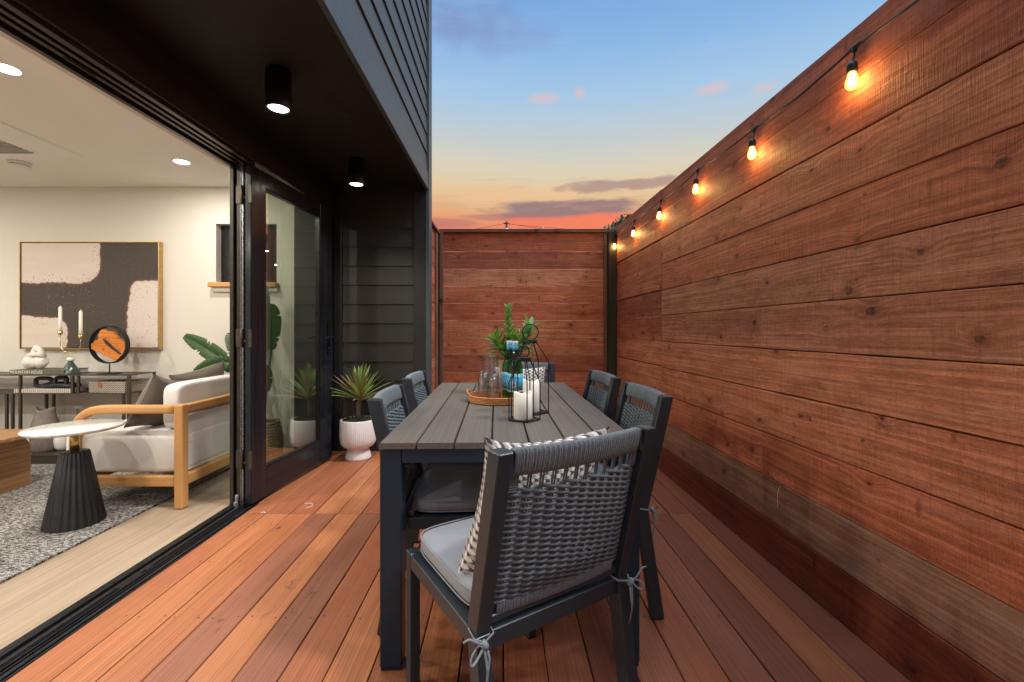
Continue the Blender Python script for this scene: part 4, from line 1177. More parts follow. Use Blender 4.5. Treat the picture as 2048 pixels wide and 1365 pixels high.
for i in range(N):
    s = i/N; a = i*2.399+random.uniform(-.2, .2); el = R(10+78*s**.9+random.uniform(-6, 6))
    L = (.36-.09*s)*random.uniform(.78, 1.15)
    d = Vector((math.cos(a)*math.cos(el), math.sin(a)*math.cos(el), math.sin(el)))
    leaf(m, b+Vector((0, 0, .04*s)), d, L, .026*random.uniform(.8, 1.15), random.uniform(.02, .30)*(1-s), n=8, rnd=(random.uniform(.0, .6) if random.random() < .62 else random.uniform(.75, 1)), fold=.4)
m.build('leaves', 'leaf_bromeliad', t)

# ================================================================== living room
# painting
fx0, fx1, fz0, fz1, fy = -4.432, -3.160, .947, 1.929, 4.0
t = thing('painting', (-3.8, 4.049, .947), 0, 'large abstract painting of cream shapes around a dark brown cross in a gold frame', 'painting')
m = MB()
m.box(fx0, fx1, fy, 4.048, fz1-.008, fz1); m.box(fx0, fx1, fy, 4.048, fz0, fz0+.008)
m.box(fx0, fx0+.008, fy, 4.048, fz0+.0082, fz1-.0082); m.box(fx1-.008, fx1, fy, 4.048, fz0+.0082, fz1-.0082)
m.build('frame', 'gold_frame', t, bevel=.001)
NX, NZ = 330, 250
cx0, cx1, cz0, cz1 = fx0+.016, fx1-.016, fz0+.016, fz1-.016
def paint_at(u, v):
    """abstract canvas: u across, v up, both 0..1; photo layout 940x725 units"""
    X, Y = u*940, (1-v)*725
    n1 = noise.noise(Vector((u*7, v*6, 1.3)))*10+noise.noise(Vector((u*30, v*26, 4)))*7+noise.noise(Vector((u*90, v*80, 9)))*3.5
    def rrect(x0, x1, y0, y1, r):
        qx = max(x0+r-X, X-(x1-r), 0) if True else 0; qy = max(y0+r-Y, Y-(y1-r), 0)
        return math.hypot(qx, qy)-r
    # three cream fields, negative inside
    tl = rrect(-400, 545+14*math.sin(Y/60), -400, 272-8*math.sin(X/120), 150)
    if X < 420: tl = max(Y-(276+.01*X), X-700)
    else: tl = max(rrect(-400, 545, -400, 272, 110), -1e9)
    bl = rrect(-400, 318-.03*(Y-500), 500+.06*max(X, 0), 1200, 90)
    br = rrect(745-.055*(Y-300), 1500, 262-.05*(X-800), 1200, 60)
    dmin = min(tl, bl, br)+n1
    cream = Vector((.60, .525, .455)); lt = Vector((.66, .60, .54)); dark = Vector((.062, .052, .040)); mar = Vector((.16, .065, .055))
    w = noise.noise(Vector((u*3, v*14, 7)))*.5+.5
    cr = cream.lerp(lt, w); 
    if br < bl and br < tl: cr = cr.lerp(Vector((.66, .58, .55)), .5)
    spk = noise.noise(Vector((u*120, v*95, 2)))
    if dmin < -2:
        if dmin > -60 and spk > .52: c = mar*.6
        elif dmin > -14: c = cr.lerp(Vector((.42, .27, .24)), .45*(1+dmin/14))
        else: c = cr
    elif dmin < 12: c = mar.lerp(dark, max(0, dmin/14))
    else:
        c = dark*(1+.25*noise.noise(Vector((u*60, v*50, 5))))
        if noise.noise(Vector((u*170, v*130, 8))) > .58 and abs(X-330) < 180 and abs(Y-370) < 110: c = cream*.5
    return (c.x, c.y, c.z, 1)
m = MB()
m.grid(lambda u, v: Vector((cx0+(cx1-cx0)*u, fy+.0075, cz0+(cz1-cz0)*v)), NX, NZ, smooth=False)
m.pc = [paint_at(i/NX, j/NZ) for i in range(NX+1) for j in range(NZ+1)]
m.build('canvas', 'canvas_paint', t)
m = MB(); m.box(fx0+.009, fx1-.009, fy+.010, 4.04, fz0+.009, fz1-.009); m.build('stretcher', 'black_wood', t)

# console table: two nested metal tables
t = thing('console_table', (-4.0, 3.84, 0), 0, 'long brown metal console table with open shelves under the painting', 'console table')
m = MB(); m.box(-5.3, -3.170, 3.70, 3.985, .737, .745); m.build('tabletop', 'brown_metal', t, bevel=.001)
m = MB(); m.box(-5.3, -3.63, 3.70, 3.975, .582, .590); m.box(-3.625, -3.175, 3.70, 3.985, .582, .590); m.build('shelf', 'brown_metal', t, bevel=.001)
m = MB(); m.box(-5.3, -3.38, 3.64, 3.98, .078, .088); m.box(-5.3, -3.38, 3.645, 3.66, .0, .0775); m.box(-3.40, -3.381, 3.66, 3.96, 0, .0775); m.build('shelf', 'brown_metal', t, bevel=.001)
def leg(x, y, z0, z1, w=.009):
    mm = MB(); mm.box(x-w, x+w, y-w, y+w, z0+.0004, z1-.0004); mm.build('leg', 'brown_metal', t, bevel=.001)
for x in (-4.10, -3.66, -3.61): leg(x, 3.712, .59, .737)
for x in (-3.98, -3.92, -3.18): leg(x, 3.972, .59, .737)
leg(-3.183, 3.712, .59, .737, .011)
for x in (-4.215, -4.165, -4.10): leg(x, 3.712, .088, .582)
for x in (-4.145, -4.08): leg(x, 3.965, .088, .582)
leg(-3.183, 3.712, 0, .582, .011); leg(-3.245, 3.73, 0, .582)
for x in (-3.30, -3.19): leg(x, 3.972, 0, .582)

def at(px, y): return (px-CX)/F*y
# book with lettering
t = thing('book', (-4.06, 3.79, .7455), 0, 'dark green hardback book lying on the console, MOUNTAIN HOUSE on its spine', 'book')
m = MB(); m.box(-4.195, -3.735, 3.715, 3.94, .7457, .749); m.box(-4.195, -3.735, 3.715, 3.94, .782, .785); m.box(-4.195, -3.735, 3.713, 3.7148, .7457, .785)
m.build('cover', 'book_green', t, bevel=.0008)
m = MB(); m.box(-4.190, -3.742, 3.7165, 3.935, .7495, .7815); m.build('pages', 'page_white', t)
vs, fs = text_mesh('MOUNTAIN HOUSE', .037); x0 = min(v.x for v in vs); x1 = max(v.x for v in vs)
m = MB(); m.add([Vector((-4.185+(v.x-x0)/(x1-x0)*.27, 3.7122-v.z*.3, .7655+v.y*1.0)) for v in vs], fs); m.build('spine_title', 'cream_ink', t)
# knotted ceramic sculpture
t = thing('sculpture', (-4.10, 3.83, .785), 0, 'rounded white ceramic knot sculpture standing on the book', 'sculpture')
m = MB(); c = Vector((-4.10, 3.83, .7855))
def blob(m, c, r, sx=1, sy=1, sz=1, seed=0, am=.12):
    def fn(u, v):
        a = 2*PI*u; b_ = PI*(v-.5); d = Vector((math.cos(a)*math.cos(b_), math.sin(a)*math.cos(b_), math.sin(b_)))
        k = r*(1+am*noise.noise(d*1.6+Vector((seed, 0, 0)))); return c+Vector((d.x*k*sx, d.y*k*sy, d.z*k*sz))
    m.grid(fn, 36, 20, cu=True)
blob(m, c+Vector((-.030, 0, .058)), .068, 1.05, .8, .86, 1); blob(m, c+Vector((.048, .0, .06)), .056, .95, .8, 1.0, 5)
m.tube([c+Vector((-.06, -.01, .08)), c+Vector((-.02, -.02, .118)), c+Vector((.02, -.03, .125)), c+Vector((.06, -.03, .125)), c+Vector((.085, -.01, .10))], [.02, .022, .02, .02, .012], 12)
m.tube([c+Vector((.0, .0, .10)), c+Vector((-.008, .0, .155)), c+Vector((.010, 0, .185)), c+Vector((.035, 0, .172)), c+Vector((.055, 0, .135)), c+Vector((.075, 0, .10))], [.03, .024, .022, .024, .024, .02], 14)
m.build('ceramic_body', 'white_matte', t)
# candelabra
c = Vector((at(141, 3.78), 3.78, .7455)); t = thing('candle_holder', c, 0, 'brass U shaped candle holder on a green cone base', 'candle holder')
m = MB(); m.lathe([(.070, 0), (.071, .006), (.012, .108), (.0, .110)], c, 48, ribs=16, ribd=.0015); m.build('cone_base', 'green_glaze', t)
m = MB(); blob(m, c+Vector((0, 0, .124)), .028, 1, 1, .72, 2, .03); m.build('marble_bead', 'marble', t)
m = MB(); m.tube([c+Vector((0, 0, .14)), c+Vector((0, 0, .178))], .003, 8)
rr = .088
m.tube([c+Vector((-rr, 0, .345))]+[c+Vector((rr*math.cos(a), 0, .262+rr*.95*math.sin(a))) for a in [PI+PI*i/20 for i in range(21)]]+[c+Vector((rr, 0, .318))], .0035, 8)
for (dx, z) in ((-rr, .335), (rr, .300)): m.lathe([(.004, 0), (.013, .002), (.0155, .006), (.0155, .040)], c+Vector((dx, 0, z)), 20)
m.build('brass_arms', 'brass', t)
for (dx, z, h, lb) in ((-rr, .344, .235, 'tall white taper candle on the left arm of the brass holder'), (rr, .309, .235, 'white taper candle on the right arm of the brass holder')):
    q = thing('taper_candle', c+Vector((dx, 0, z)), 0, lb, 'candle', 'taper candles')
    m = MB(); m.lathe([(.013, 0), (.0128, .10), (.0122, h-.014), (.006, h), (.0, h+.003)], c+Vector((dx, 0, z)), 20); m.build('wax_body', 'candle_wax', q)
    m = MB(); m.tube([c+Vector((dx, 0, z+h)), c+Vector((dx+.002, 0, z+h+.012))], .0012, 5); m.build('wick', 'cream_ink', q)
# ring sculpture
c = Vector((at(219, 3.80), 3.80, .7455)); t = thing('ring_sculpture', c, 0, 'black metal ring on a stand framing a piece of orange burl wood', 'sculpture')
m = MB(); m.lathe([(.085, .0), (.086, .003), (.084, .006)], c+Vector((0, 0, 0)), 40)
m.tube([c+Vector((0, 0, .004)), c+Vector((0, 0, .085))], .005, 8); m.build('stand', 'black_iron', t)
rc = c+Vector((0, 0, .085+.165)); RR = .158
def ringfn(u, v):
    a = 2*PI*u; k = [(-.004, -.022), (.004, -.022), (.004, .022), (-.004, .022), (-.004, -.022)][round(v*4)]
    return rc+Vector(((RR+k[0])*math.cos(a), k[1], (RR+k[0])*math.sin(a)))
m = MB(); m.grid(ringfn, 72, 4, cu=True, smooth=False); m.build('ring', 'black_iron', t)
poly = [(-.150, .0), (-.12, .035), (-.085, .04), (-.09, .085), (-.07, .125), (-.03, .135), (.0, .115), (.05, .115), (.062, .085), (.10, .05), (.150, .0), (.146, -.045), (.12, -.085), (.075, -.133), (.02, -.118), (-.03, -.09), (-.075, -.065), (-.12, -.055), (-.146, -.03)]
poly2 = []
for i in range(len(poly)):
    a, b_ = Vector(poly[i]), Vector(poly[(i+1) % len(poly)])
    for k in range(3): 
        q = a.lerp(b_, k/3); poly2.append((rc.x+q.x+random.uniform(-.004, .004), rc.z+q.y+random.uniform(-.004, .004)))
m = MB()
m.prism(poly2, rc.y-.012, rc.y+.012, 'y'); wd = m.build('burl_wood', 'burl', t)
m = MB(); m.prism([(rc.x-.05, rc.z+.055), (rc.x-.01, rc.z+.035), (rc.x+.06, rc.z-.03), (rc.x+.115, rc.z-.075), (rc.x+.10, rc.z-.085), (rc.x+.03, rc.z-.035), (rc.x-.02, rc.z+.005)], rc.y-.0145, rc.y-.0122, 'y'); m.build('burl_crack', 'black_wood', wd)
# objects on the shelf
t = solo('tray', (-3.95, 3.80, .5905), (lambda m: m.box(-4.155, -3.665, 3.71, 3.95, .5905, .624))(MB()), 'stripe_inlay', 'flat striped bone inlay tray lying on the console shelf', 'tray', bevel=.002)
t = thing('chain_ornament', (-3.88, 3.80, .6245), 0, 'chunky black carved wooden chain links resting on the striped tray', 'ornament')
def link(c, L, Wd, r, M, m):
    pts = []
    for i in range(36):
        a = 2*PI*i/36; x = math.copysign(abs(math.cos(a))**.5, math.cos(a))*L/2; y = math.copysign(abs(math.sin(a))**.5, math.sin(a))*Wd/2
        pts.append(c+M @ Vector((x, y, 0)))
    m.tube(pts, r, 10, closed=True)
for (dx, dz, L, Wd, mt) in ((-.085, .048, .135, .07, Matrix.Rotation(R(90), 3, 'X')), (.0, .028, .115, .085, Matrix.Rotation(R(8), 3, 'X')), (.060, .052, .10, .07, Matrix.Rotation(R(78), 3, 'X')), (.125, .026, .14, .09, Matrix.Rotation(R(4), 3, 'Y'))):
    m = MB(); link(Vector((-3.90+dx, 3.79, .6245+dz)), L, Wd, .0165, mt, m); m.build('chain_link', 'black_wood', t)
t = thing('storage_box', (-3.37, 3.82, .5905), 0, 'herringbone patterned box with a leather tab on the console shelf', 'box')
m = MB(); m.M = Matrix.Translation((-3.375, 3.825, 0)) @ Matrix.Rotation(R(-6), 4, 'Z'); m.box(-.17, .17, -.10, .10, .5905, .655); m.box(-.172, .172, -.102, .102, .6555, .682)
m.build('box_body', 'herringbone', t, bevel=.002)
m = MB(); m.M = Matrix.Translation((-3.375, 3.825, 0)) @ Matrix.Rotation(R(-6), 4, 'Z'); m.box(-.075, -.045, -.107, -.1025, .635, .680); m.build('leather_tab', 'tan_leather', t, bevel=.002)
# vases on the lowest shelf
c = Vector((at(91, 3.78), 3.78, .0885)); t = thing('vase', c, 0, 'tall brown stoneware vase with pinched pointed lip under the console', 'vase')
m = MB()
def vf(u, v):
    a = 2*PI*u; z = .345*v
    r = .078+.030*math.sin(PI*min(1, v*1.15))-.012*v
    sq = 1+.10*v*math.cos(2*a)
    zz = z+(.03*v**6*abs(math.cos(a))**2)
    return c+Vector((r*sq*math.cos(a), r*.8*math.sin(a)*(1-.35*v**4), zz))
m.grid(vf, 48, 24, cu=True); m.lathe([(0, .0), (.07, .0)], c+Vector((0, 0, .001)), 30, capb=False, capt=False); m.build('vase_body', 'stoneware', t, solid=-.006)
c = Vector((at(128, 3.80), 3.80, .0885)); t = thing('vase', c, 0, 'short rounded white vase beside the brown one under the console', 'vase')
m = MB(); m.lathe([(.0, .0), (.04, .002), (.060, .03), (.066, .09), (.058, .15), (.040, .18), (.038, .195), (.034, .195), (.034, .16), (.0, .15)], c, 40); m.build('vase_body', 'white_ceramic', t)

# marble side table
c = Vector((-2.482, 2.53, .0125)); t = thing('side_table', c, 0, 'round marble topped side table on a black ribbed cone base', 'side table')
m = MB(); m.lathe([(.12, .535), (.205, .535), (.217, .540), (.221, .549), (.217, .556), (.0, .5575)], c, 72); m.build('tabletop', 'marble', t)
m = MB(); m.lathe([(.132, .0), (.131, .004), (.060, .408), (.055, .414)], c, 144, ribs=24, ribd=.006, smooth=True); m.build('cone_base', 'black_wood', t)
m = MB(); m.lathe([(.021, .4145), (.021, .5345)], c, 30); m.build('brass_neck', 'brass', t)

# oak coffee table
t = thing('coffee_table', (-3.9, 2.4, 0), 0, 'pale oak coffee table with rounded slab leg at the left edge of the photo', 'coffee table')
m = MB(); m.prism([(-4.4, 1.5), (-3.36, 1.5), (-3.30, 3.10), (-3.34, 3.17), (-3.42, 3.20), (-4.4, 3.2)], .376, .403, 'z'); m.build('tabletop', 'table_oak', t, bevel=.003)
m = MB(); pl_ = [(1.7, .0125), (3.16, .0125)]+[(3.16-.10*(1-math.cos(a)), .2755+.10*math.sin(a)) for a in [PI/2*i/10 for i in range(11)]]+[(1.7, .3755)]
m.prism(pl_, -3.455, -3.415, 'x'); m.build('slab_leg', 'table_oak', t, bevel=.003)
m = MB(); m.prism(pl_, -4.30, -4.26, 'x'); m.build('slab_leg', 'table_oak', t, bevel=.003)

# wooden armchair / small sofa, back towards the opening
AX, AY0, AY1 = -2.055, 2.775, 3.62
t = thing('armchair', (-2.4, 3.2, 0), 0, 'white upholstered armchair with honey coloured rounded wooden frame', 'armchair')
def rbar(pts, r, flat=1.0, name=None, up=None):
    mm = MB(); mm.tube(pts, r*1.2, 16, flat=flat, up=up, rnd=.5)
    return mm
def armside(y):
    mm = MB()
    pts = [(-2.715, .005), (-2.718, .20), (-2.715, .44), (-2.702, .52), (-2.66, .58), (-2.59, .614), (-2.48, .622), (-2.30, .622), (-2.085, .622)]
    P_ = []
    for i in range(len(pts)-1):
        for k in range(4):
            p0, p1 = pts[max(0, i-1)], pts[i]; p2, p3 = pts[i+1], pts[min(len(pts)-1, i+2)]; s = k/4
            P_.append(tuple(.5*((2*p1[j])+(-p0[j]+p2[j])*s+(2*p0[j]-5*p1[j]+4*p2[j]-p3[j])*s*s+(-p0[j]+3*p1[j]-3*p2[j]+p3[j])*s**3) for j in (0, 1)))
    P_.append(pts[-1])
    # rounded rectangular section
    vs, co, fs = [], [], []; sec = []
    for i in range(16):
        a = 2*PI*(i+.5)/16; sec.append((math.copysign(abs(math.cos(a))**.5, math.cos(a))*.0275, math.copysign(abs(math.sin(a))**.5, math.sin(a))*.027))
    n = len(P_); L = 0
    for i, p in enumerate(P_):
        a = P_[max(0, i-1)]; b_ = P_[min(n-1, i+1)]; tx, tz = b_[0]-a[0], b_[1]-a[1]; l = math.hypot(tx, tz); tx /= l; tz /= l
        if i: L += math.hypot(p[0]-P_[i-1][0], p[1]-P_[i-1][1])
        for (u_, v_) in sec: vs.append((p[0]-tz*u_, y+v_, p[1]+tx*u_)); co.append((L, u_, v_))
    for i in range(n-1):
        for k in range(16): fs.append((i*16+k, i*16+(k+1) % 16, (i+1)*16+(k+1) % 16, (i+1)*16+k))
    fs += [tuple(range(15, -1, -1)), tuple((n-1)*16+k for k in range(16))]
    mm.add(vs, fs, 0, True, co, .4); return mm
for y in (AY0, AY1): armside(y).build('armrest', 'chair_oak', t)
for y in (AY0-.004, AY1+.004):
    m = MB(); m.box(AX-.024, AX+.036, y-.028, y+.030, .0, .655, rnd=.7); m.build('leg', 'chair_oak', t, bevel=.013, bseg=4)
m = MB(); m.box(AX-.020, AX+.032, AY0+.028, AY1-.030, .594, .650, rnd=.3); m.build('back_rail', 'chair_oak', t, bevel=.014, bseg=3)
m = MB(); m.box(-2.70, AX-.026, AY0-.022, AY0+.022, .140, .204, rnd=.3); m.box(-2.70, AX-.026, AY1-.022, AY1+.022, .140, .204); m.box(AX-.018, AX+.03, AY0+.028, AY1-.030, .140, .204); m.box(-2.745, -2.705, AY0+.04, AY1-.04, .135, .205)
m.build('seat_rail', 'chair_oak', t, bevel=.006, bseg=2)
m = cushion(-2.83, AX-.005, AY0+.012, AY1-.045, .207, .47, ex=.08, pillow=.008, bex=.2); m.build('seat_cushion', 'sofa_fabric', t)
m = cushion(-2.225, AX-.040, AY0+.050, AY1-.05, .472, .775, ex=.14, pillow=.0, bex=.28); m.build('back_cushion', 'sofa_fabric', t)
m = MB(); m.box(AX-.036, AX-.012, AY0+.044, AY1-.044, .21, .572); m.tube([(AX-.010, AY0+.05, .40), (AX-.010, AY1-.05, .40)], .006, 8); m.build('back_panel', 'sofa_fabric', t, bevel=.004)
for (mt, W_, lb) in ((Matrix.Translation((-2.345, 2.99, .630)) @ Matrix.Rotation(R(84), 4, 'Z') @ Matrix.Rotation(R(20), 4, 'X') @ Matrix.Rotation(R(14), 4, 'Y'), .37, 'rumpled brown velvet pillow at the near arm of the armchair'),
                 (Matrix.Translation((-2.33, 3.36, .665)) @ Matrix.Rotation(R(60), 4, 'Z') @ Matrix.Rotation(R(15), 4, 'X') @ Matrix.Rotation(R(-14), 4, 'Y'), .38, 'brown pillow behind, its corner pointing up over the armchair back')):
    solo('throw_pillow', mt.translation, pillow(W_, W_, .17, mt, seed=W_*9+mt.translation.y, ear=.13), 'brown_fabric', lb, 'pillow', 'brown pillows on the armchair')

# banana-leaf plant in a basket
pc = Vector((-2.10, 3.80, 0)); t = thing('potted_plant', pc, 0, 'tropical plant with broad split leaves in a woven seagrass basket', 'plant')
m = MB()
for k in range(14):
    z = .012+k*.024; rr = .115+.028*math.sin(PI*min(1, (k+2)/15))
    m.tube([pc+Vector(((rr+.004*math.sin(a*18+k))*math.cos(a), (rr+.004*math.sin(a*18+k))*math.sin(a), z+.002*math.sin(a*3+k))) for a in [2*PI*i/64 for i in range(64)]], .0145, 7, closed=True)
m.lathe([(0, .001), (.11, .001)], pc, 30, capb=False, capt=False)
m.build('basket', 'seagrass', t)
m = MB(); m.lathe([(.0, .27), (.125, .26)], pc, 30, capb=False, capt=False); m.build('soil', 'soil', t)
stm = MB(); lv = MB()
def bigleaf(p0, mid, tip, W, bend, tw=0.0, cuts=6, r=None):
    """stalk from p0 to mid, blade from mid to tip"""
    p0, mid, tip = Vector(p0), Vector(mid), Vector(tip)
    stm.tube([p0, p0.lerp(mid, .5)+Vector((0, 0, .05)), mid, mid.lerp(tip, .5)+Vector((0, 0, bend)), tip], [.010, .009, .007, .004, .001], 6)
    ax = tip-mid; L = ax.length
    sd = ax.cross(Vector((math.sin(tw), -math.cos(tw), .25))).normalized(); nr = sd.cross(ax).normalized()
    rows_ = 44
    cutset = sorted(random.sample(range(5, rows_-3), cuts))
    rnd = random.random() if r is None else r
    off = random.uniform(0, 20)
    for side in (-1, 1):
        seg = 0; gap = 0
        vs, co, fs = [], [], []
        for i in range(rows_+1):
            s = i/rows_
            w = W*(math.sin(PI*min(1, s*.93+.05))**.55)*(1 if i < rows_ else .02)
            if (i+side) in cutset: w *= .62
            mp = mid.lerp(tip, s)+Vector((0, 0, bend*math.sin(PI*s)))
            for k in range(5):
                q = k/4
                rip = .004*math.sin(i*2.1)*q
                vs.append(mp+sd*(side*w*q)+nr*(w*(.35*q-.28*q*q)+rip)+ax.normalized()*(w*.35*q)); co.append((q*w*3+off, L*s*1.0, 0))
        for i in range(rows_):
            for k in range(4): fs.append((i*5+k, i*5+k+1, (i+1)*5+k+1, (i+1)*5+k))
        lv.add(vs, fs, 0, True, co, rnd)
random.seed(12)
b = pc+Vector((0, 0, .28))
bigleaf(b, (-2.24, 3.74, .73), (-2.74, 3.74, 1.075), .072, .02, 0, 4)
bigleaf(b, (-2.26, 3.85, .72), (-2.46, 3.92, 1.10), .085, .04, .5, 3)
bigleaf(b, (-2.20, 3.74, .82), (-2.56, 3.60, .78), .06, .05, .9, 2)
bigleaf(b, (-2.02, 3.78, .95), (-1.96, 3.66, 1.34), .085, .03, .2, 3)
bigleaf(b, (-2.07, 3.76, 1.10), (-2.06, 3.72, 1.52), .08, .03, -.3, 3)
bigleaf(b, (-2.02, 3.70, .60), (-1.98, 3.52, .86), .07, .03, .3, 2)
bigleaf(b, (-2.20, 3.90, .90), (-2.34, 3.96, 1.28), .09, .03, .3, 3)
stm.build('stem', 'leaf_banana', t); lv.build('leaves', 'leaf_banana', t)

# bits lying on the deck
def bit(name, pts, r, mt, label, cat):
    mm = MB(); mm.tube(pts, r, 6, flat=.5); solo(name, pts[0], mm, mt, label, cat)
bit('wood_shaving', [Vector((-1.275+.040*math.cos(a), 2.80+.040*math.sin(a), .004)) for a in [R(-70+i*22) for i in range(10)]], .0016, 'page_white', 'thin pale curled shaving lying on the deck near the glass door', 'shaving')
bit('plastic_clip', [Vector((-1.50, 2.688, .004)), Vector((-1.485, 2.692, .008)), Vector((-1.47, 2.686, .004))], .003, 'white_plastic', 'tiny white plastic clip on the deck joint near the door', 'clip')
bit('grass_blade', [fpt(2.02, .402, .004), fpt(2.0, .41, .03), fpt(1.93, .405, .085), fpt(1.86, .37, .13)], .0014, 'light_wood', 'dry grass blade sticking out between the two lowest fence boards', 'grass')
# ================================================================== beyond the fence
def tree(x, y, h, r, crz, label, n=3200, ls=.16, flat=.8, name='broadleaf_tree'):
    t = thing(name, (x, y, -.3), 0, label, 'tree')
    m = MB(); top = h-crz
    m.tube([(x, y, -.3), (x+.1, y, top*.5), (x-.05, y+.1, top*.9), (x, y, h*.92)], [.22, .17, .12, .03], 8)
    lobes = []
    for i in range(16):
        a = random.random()*2*PI; q = random.random()**.6*r*.72
        lobes.append((Vector((x+q*math.cos(a), y+q*math.sin(a), h-crz*.55+random.uniform(-.38, .30)*crz)), random.uniform(.32, .5)*r))
        m.tube([(x, y, top*.8), Vector((x, y, top)).lerp(lobes[-1][0], .5)+Vector((0, 0, .1)), lobes[-1][0]], [.08, .05, .015], 5)
    m.build('trunk', 'bark', t)
    f = MB()
    for i in range(n):
        c, rr = random.choice(lobes)
        d = Vector((random.gauss(0, 1), random.gauss(0, 1), random.gauss(0, 1))).normalized()*rr*random.random()**.45
        p = c+Vector((d.x, d.y, d.z*flat))
        if p.z > h+.3: continue
        u = Vector((random.gauss(0, 1), random.gauss(0, 1), random.gauss(0, 1))).normalized(); v = u.orthogonal().normalized()
        s = ls*random.uniform(.6, 1.3)
        f.add([p-u*s*.5, p+v*s*.3, p+u*s*.5, p-v*s*.3], [(0, 1, 2, 3)], 0, False)
    f.build('crown', 'leaf_tree', t)
random.seed(5)
tree(11.4, 40, 10.75, 3.5, 2.2, 'dark green treetop showing above the far end of the fence', 9000, .42)
tree(9.3, 11.6, 5.4, 1.9, 3.4, 'bushy tree beyond the long fence, seen mirrored in the glass door', 3000, .16)
t = thing('utility_pole', (0, 42, -.3), 0, 'thin wooden utility pole with wires on the skyline above the end fence', 'utility pole')
m = MB(); m.tube([(0, 42, -.3), (0, 42, 11.5)], [.14, .10], 10); m.build('pole', 'pole_wood', t)
m = MB(); m.box(-.26, .2, 41.9, 42.0, 11.25, 11.36); m.build('crossarm', 'pole_wood', t)
m = MB(); m.tube([(.0, 41.8, 10.1), (.0, 41.8, 10.8)], .17, 10); m.build('transformer', 'galvanised', t)
m = MB()
for (x0, x1, y1, z1) in ((-.24, -26, 44, 8.4), (-.24, 24, 40, 10.0), (.18, 26, 44, 9.2)):
    a = Vector((x0, 42, 11.3)); b_ = Vector((x1, y1, z1))
    m.tube([a.lerp(b_, i/14)-Vector((0, 0, 1.2*4*(i/14)*(1-i/14)*.35)) for i in range(15)], .018, 4)
m.build('wire', 'black_cable', t)
t = thing('antenna_mast', (3.32, 40, -.3), 0, 'tiny antenna mast just showing above the middle of the end fence', 'antenna')
m = MB(); m.tube([(3.32, 40, -.3), (3.32, 40, 10.55)], .04, 6); m.build('mast', 'galvanised', t)
m = MB(); m.tube([(3.05, 40, 10.3), (3.6, 40, 10.3)], .03, 6); m.tube([(3.15, 40, 10.42), (3.5, 40, 10.42)], .03, 6); m.build('aerial_bars', 'galvanised', t)

# ================================================================== sky
wd = bpy.data.worlds.new('World'); scene.world = wd; wd.use_nodes = True
t = NT(wd.node_tree); t.n.clear()
out = t.new('ShaderNodeOutputWorld'); bg = t.new('ShaderNodeBackground')
gen = t.new('ShaderNodeTexCoord').outputs['Generated']
dx, dy, dz = t.sep(t.vmath('NORMALIZE', gen))
az = t.math('ARCTAN2', dx, dy)
e = dz
nz = t.noise(t.comb(t.math('MULTIPLY', az, 2.2), t.math('MULTIPLY', e, 8), 0), 1, 4, .55)
ee = t.math('ADD', t.math('ADD', e, t.math('MULTIPLY', az, .035)), t.math('MULTIPLY', t.math('SUBTRACT', nz, .5), .035))
SKY = [(0.0, (.30, .10, .09)), (.20, (.72, .16, .10)), (.228, (.80, .235, .115)), (.262, (.80, .44, .20)), (.305, (.78, .58, .33)), (.345, (.70, .63, .47)), (.40, (.54, .60, .61)), (.47, (.38, .57, .78)), (.54, (.26, .47, .77)), (.62, (.175, .37, .69)), (1.0, (.30, .46, .80))]
c = t.ramp(ee, SKY)
def blobm(ca, ce, ra, re, k=.9, ns=(7, 26), seed=0.0, lo=.0, hi=.5):
    u_ = t.math('DIVIDE', t.math('SUBTRACT', az, ca), ra); v_ = t.math('DIVIDE', t.math('SUBTRACT', e, ce), re)
    d = t.math('SQRT', t.math('ADD', t.math('MULTIPLY', u_, u_), t.math('MULTIPLY', v_, v_)))
    n = t.noise(t.comb(t.math('ADD', t.math('MULTIPLY', az, ns[0]), seed), t.math('MULTIPLY', e, ns[1]), seed), 1, 4, .55)
    v = t.math('ADD', t.math('SUBTRACT', 1, d), t.math('MULTIPLY', t.math('SUBTRACT', n, .5), k*2))
    return t.mapr(v, lo, hi, 0, 1, True)
purp = (.245, .150, .175)
c = t.mix(t.math('MULTIPLY', blobm(.02, .335-.05, .16, .035, .7, (5, 22), 5.0), .5), c, (.86, .52, .27))
c = t.mix(t.math('MULTIPLY', blobm(.15, .262, .20, .024, .8, (8, 34), 2.3), .85), c, purp)
c = t.mix(t.math('MULTIPLY', blobm(.24, .305, .14, .016, .9, (13, 40), 8.1), .7), c, (.36, .20, .20))
c = t.mix(t.math('MULTIPLY', blobm(.02, .248, .14, .009, .6, (6, 40), 4.4), .65), c, (.42, .17, .15))
c = t.mix(t.math('MULTIPLY', blobm(.17, .236, .22, .018, .5, (5, 30), 6.6), .85), c, (.92, .19, .09))
c = t.mix(t.math('MULTIPLY', blobm(-.14, .235, .10, .012, .6, (8, 40), 9.4), .6), c, (.45, .17, .15))
c = t.mix(t.math('MULTIPLY', blobm(-.10, .565, .14, .05, .8, (9, 14), 1.2, 0, .8), .6), c, (.22, .25, .50))
c = t.mix(t.math('MULTIPLY', blobm(.02, .55, .16, .03, .8, (9, 20), 11.2, 0, .9), .4), c, (.25, .32, .62))
for (ca, ce, ra, re, s_) in ((.085, .465, .052, .014, .6), (.165, .470, .018, .014, .6), (.440, .445, .045, .014, .7), (.53, .43, .03, .012, .5)):
    c = t.mix(t.math('MULTIPLY', blobm(ca, ce, ra, re, .45, (18, 30), ca*30, 0, .8), s_), c, (.72, .52, .52))
ci = t.noise(t.comb(t.math('MULTIPLY', az, 3.5), t.math('MULTIPLY', e, 30), 3.3), 1, 7, .62, .6)
low = t.mapr(e, .44, .26, 0, 1, True)
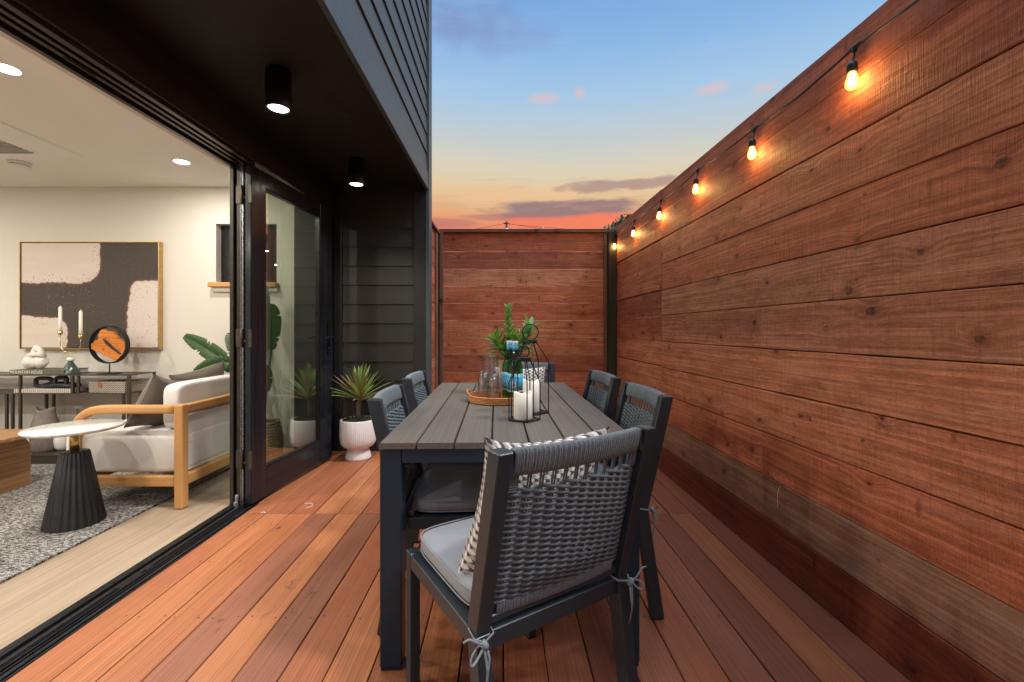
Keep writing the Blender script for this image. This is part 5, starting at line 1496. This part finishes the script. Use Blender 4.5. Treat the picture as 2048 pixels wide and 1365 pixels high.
c = t.mix(t.math('MULTIPLY', t.mapr(ci, .48, .72, 0, 1, True), t.math('MULTIPLY', low, .38)), c, (.90, .42, .20))
c = t.mix(t.math('MULTIPLY', t.mapr(ci, .46, .28, 0, 1, True), t.math('MULTIPLY', low, .30)), c, (.42, .26, .28))
hi2 = t.math('SUBTRACT', 1, low)
c = t.mix(t.math('MULTIPLY', t.mapr(ci, .5, .75, 0, 1, True), t.math('MULTIPLY', hi2, .16)), c, (.55, .66, .86))
# unseen dome overhead is brightened to add light on deck and fence
ny = t.new('ShaderNodeTexSky', sky_type='NISHITA'); ny.sun_disc = False; ny.sun_elevation = R(56); ny.sun_rotation = R(106)
c_hi = t.mix(1, ny.outputs[0], (.12, .12, .115), 'MULTIPLY')
hi = t.mapr(e, .66, .85, 0, 1, True)
t.put(bg.inputs[0], c); bg.inputs[1].default_value = SKY_S
bg2 = t.new('ShaderNodeBackground'); t.put(bg2.inputs[0], (.80, .90, 1.0)); bg2.inputs[1].default_value = ZEN_S
mx = t.new('ShaderNodeMixShader'); t.put(mx.inputs[0], hi); t.l.new(bg.outputs[0], mx.inputs[1]); t.l.new(bg2.outputs[0], mx.inputs[2])
bg3 = t.new('ShaderNodeBackground'); t.put(bg3.inputs[0], ny.outputs[0]); bg3.inputs[1].default_value = .006
ad = t.new('ShaderNodeAddShader'); t.l.new(mx.outputs[0], ad.inputs[0]); t.l.new(bg3.outputs[0], ad.inputs[1]); t.l.new(ad.outputs[0], out.inputs[0])

S = add_light('sun', 'SUN', (3, 0, 8), SUN_E, (1, .95, .88))
S.data.angle = R(8)
SUN_EL, SUN_AZ = R(56), R(106)
sd = Vector((math.sin(SUN_AZ)*math.cos(SUN_EL), math.cos(SUN_AZ)*math.cos(SUN_EL), math.sin(SUN_EL)))
S.rotation_euler = (-sd).to_track_quat('-Z', 'Y').to_euler()

# ================================================================== camera and output
cam = bpy.data.cameras.new('camera'); co = bpy.data.objects.new('camera', cam); COL.objects.link(co)
co.location = (0, 0, H); co.rotation_euler = (R(90), 0, 0)
cam.sensor_width = 36; cam.lens = F/2048*36
cam.shift_x = (1024-CX)/2048; cam.shift_y = -(682.5-CY)/2048
cam.clip_start = .02; cam.clip_end = 2000
scene.camera = co
scene.render.resolution_x = 1024; scene.render.resolution_y = 682
scene.view_settings.view_transform = 'Standard'; scene.view_settings.look = 'None'; scene.view_settings.exposure = EXPO; scene.view_settings.gamma = 1
